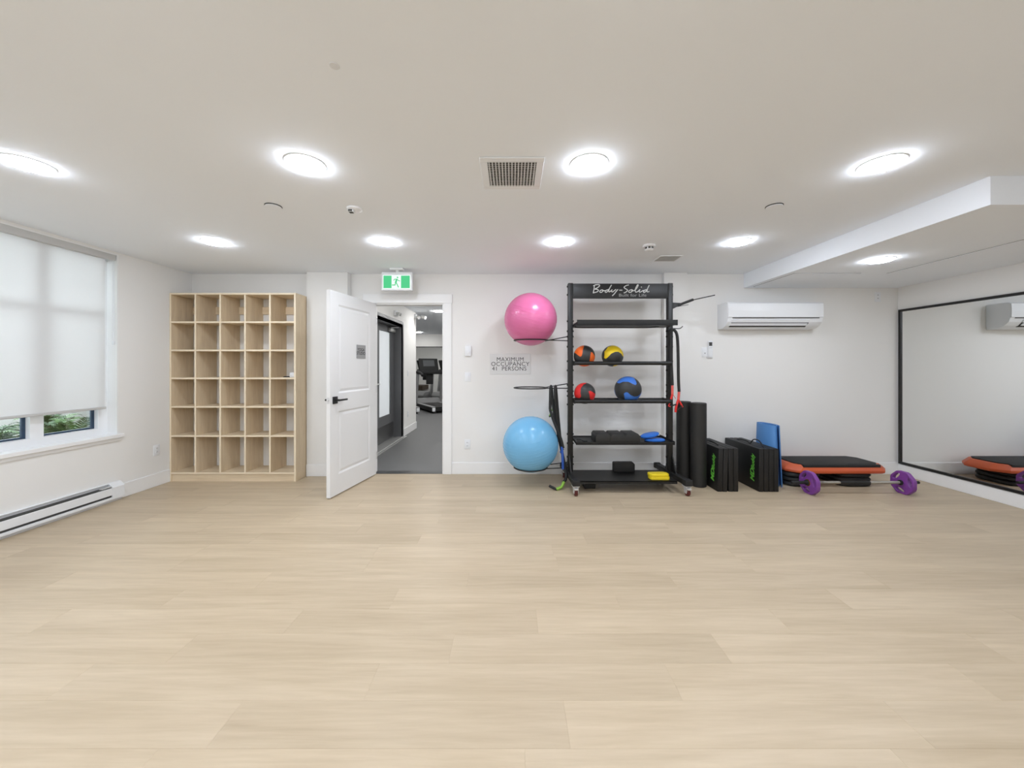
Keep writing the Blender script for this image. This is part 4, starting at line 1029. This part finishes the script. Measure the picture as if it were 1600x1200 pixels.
m = MB(); m.box(-1.92, 1.92, -0.022, 0, 1.80, 1.83); m.box(-1.92, 1.92, -0.022, 0, 0, 0.02); m.box(-1.92, -1.9, -0.022, 0, 0.02, 1.8); m.box(1.9, 1.92, -0.022, 0, 0.02, 1.8)
m.build('mirror_frame', M['frame_black'], gm, smooth=False)

def treadmill(loc, rz, lab):
    """local: y from rear (0) to front (1.8)"""
    t = thing('treadmill', lab, 'treadmill', loc, (0, 0, rz), 'gym treadmills')
    m = MB(); m.box(-0.38, 0.38, 0.02, 1.35, 0.05, 0.17, bev=0.02); m.box(-0.33, -0.25, 0.03, 0.12, 0.0, 0.06); m.box(0.25, 0.33, 0.03, 0.12, 0.0, 0.06); m.box(-0.34, 0.34, 1.4, 1.5, 0.0, 0.06)
    m.build('deck', M['black_rubber'], t)
    m = MB(); m.box(-0.27, 0.27, 0.0, 1.34, 0.160, 0.178, bev=0.006); m.build('running_belt', M['black_foam'], t)
    for s in (-1, 1):
        m = MB(); xa, xb = sorted((s*0.28, s*0.385)); m.box(xa, xb, 0.0, 1.36, 0.165, 0.188, bev=0.008); m.build('side_rail', M['tread_grey'], t)
        m = MB(); m.box(xa+0.01, xb-0.01, -0.012, 0.022, 0.06, 0.16, bev=0.008); m.build('end_cap', M['plastic'], t)
        m = MB(); m.prism([(1.30, 0.12), (1.44, 0.12), (1.30, 1.16), (1.20, 1.16)], s*0.39-0.025, s*0.39+0.025, 'x', bev=0.012); m.build('upright', M['tread_grey'], t)
        m = MB(); m.tube([(s*0.39, 1.30, 1.12), (s*0.40, 1.1, 1.12), (s*0.40, 0.85, 1.08), (s*0.40, 0.75, 1.03)], 0.042, 12, smooth=4); m.build('handrail', M['black_rubber'], t)
    m = MB(); m.prism([(1.30, 0.06), (1.75, 0.06), (1.80, 0.16), (1.70, 0.30), (1.40, 0.32), (1.30, 0.20)], -0.37, 0.37, 'x', bev=0.02); m.build('motor_hood', M['tread_grey'], t)
    m = MB(); m.box(-0.40, 0.40, 1.12, 1.34, 1.06, 1.18, bev=0.03); m.build('control_tray', M['black_rubber'], t)
    m = MB(); T = Matrix.Translation((0, 1.30, 1.16)) @ Matrix.Rotation(-0.35, 4, 'X')
    m.box(-0.30, 0.30, -0.03, 0.03, 0.0, 0.40, bev=0.015, M=T); c_ = m.build('console', M['black_rubber'], t)
    m = MB(); m.box(-0.18, 0.18, -0.034, -0.029, 0.14, 0.34, M=T); m.build('screen', M['screen'], c_, smooth=False)
    m = MB(); m.box(-0.10, 0.10, 0.8, 1.0, 0.0, 0.001) if False else m.box(-0.1, 0.1, 1.24, 1.32, 0.75, 1.06, bev=0.01); m.build('speaker_box', M['black_rubber'], t)
    return t
treadmill((-1.86, 10.35, 0), math.radians(32), 'black and grey treadmill angled toward the gym mirror in the doorway view')
treadmill((-0.85, 10.75, 0), math.radians(32), 'treadmill standing next to the angled one, mostly hidden by the door casing')
treadmill((-2.85, 9.95, 0), math.radians(30), 'treadmill half hidden by the corridor corner')

# ------------------------------------------------------------------ garden outside the window
b = MB(); b.box(-9.0, LEFT-0.21, -2.0, 9.0, 0.2, 0.40)
struct(b.build('ground_garden', M['soil'], smooth=False), 'dark planting bed outside the window', 'ground')
b = MB(); b.box(-6.6, -6.4, -2.0, 9.0, 0.401, 0.98)
struct(b.build('wall_garden', M['concrete'], smooth=False), 'low pale retaining wall behind the ferns', 'wall')
fr_me = []
for v_ in range(2):
    m = MB(); n = 22; pts = []
    for k in range(n+1):
        u = k/n; pts.append(Vector((0.02+0.50*u, 0.0, 0.42*math.sin(u*1.9)-0.10*u*u)))
    m.tube(pts, [0.004*(1-k/n)+0.0012 for k in range(n+1)], 4)
    for k in range(3, n):
        u = k/n; L0 = 0.115*math.sin(PI*min(1, u*0.9+0.12))+0.012; p = pts[k]; tdir = (pts[k+1]-pts[k-1]).normalized()
        for s in (-1, 1):
            d = (Vector((0, s, 0))*0.9+tdir*0.55+Vector((0, 0, random.uniform(-0.25, 0.1)))).normalized(); w = tdir*0.011
            a = p; tip = p+d*L0; mid = p+d*L0*0.5+Vector((0, 0, 0.006))
            V = [m.bm.verts.new(q) for q in (a-w*0.5, mid-w, tip, mid+w, a+w*0.5)]; m.bm.faces.new(V)
    fr_me.append(m.mesh('frond', M['leaf'] if v_ == 0 else M['leaf2'], smooth=False))
fern_spots = [(-4.60, 2.48), (-4.60, 3.18), (-4.60, 3.88), (-5.34, 3.50), (-5.34, 4.24), (-4.62, 4.62), (-5.34, 2.76)]
for i, (x, y) in enumerate(fern_spots):
    t = thing('fern', 'green fern growing in the bed outside the window', 'fern', (x, y, 0.401), (0, 0, random.random()*6), 'ferns outside the window')
    for k in range(40):
        o = link('frond', fr_me[0 if random.random() < 0.7 else 1], t)
        s = random.uniform(0.55, 0.8); o.scale = (s, s, s); o.rotation_euler = (random.uniform(-0.3, 0.3), random.uniform(-0.5, 0.35), k*2*PI/40*2.6)
for i, (x, y, s) in enumerate(((-5.15, 5.15, 0.24), (-5.75, 5.75, 0.30))):
    b2 = bmesh.new(); bmesh.ops.create_icosphere(b2, subdivisions=3, radius=1.0)
    for v_ in b2.verts:
        n_ = math.sin(v_.co.x*5+i)+math.sin(v_.co.y*6+1)+math.sin(v_.co.z*4+2); v_.co *= 1+0.07*n_
        v_.co.z = max(v_.co.z, -0.6)
    m = MB(); m._merge(b2, Matrix.Diagonal((s, s*1.2, s*0.8, 1)))
    o = m.build('boulder', M['slate'], angle=30); o.location = (x, y, 0.401+0.6*s*0.8)
    tag(o, ('grey slate boulder close behind the ferns', 'grey slate boulder farther off behind another boulder')[i], 'boulder')
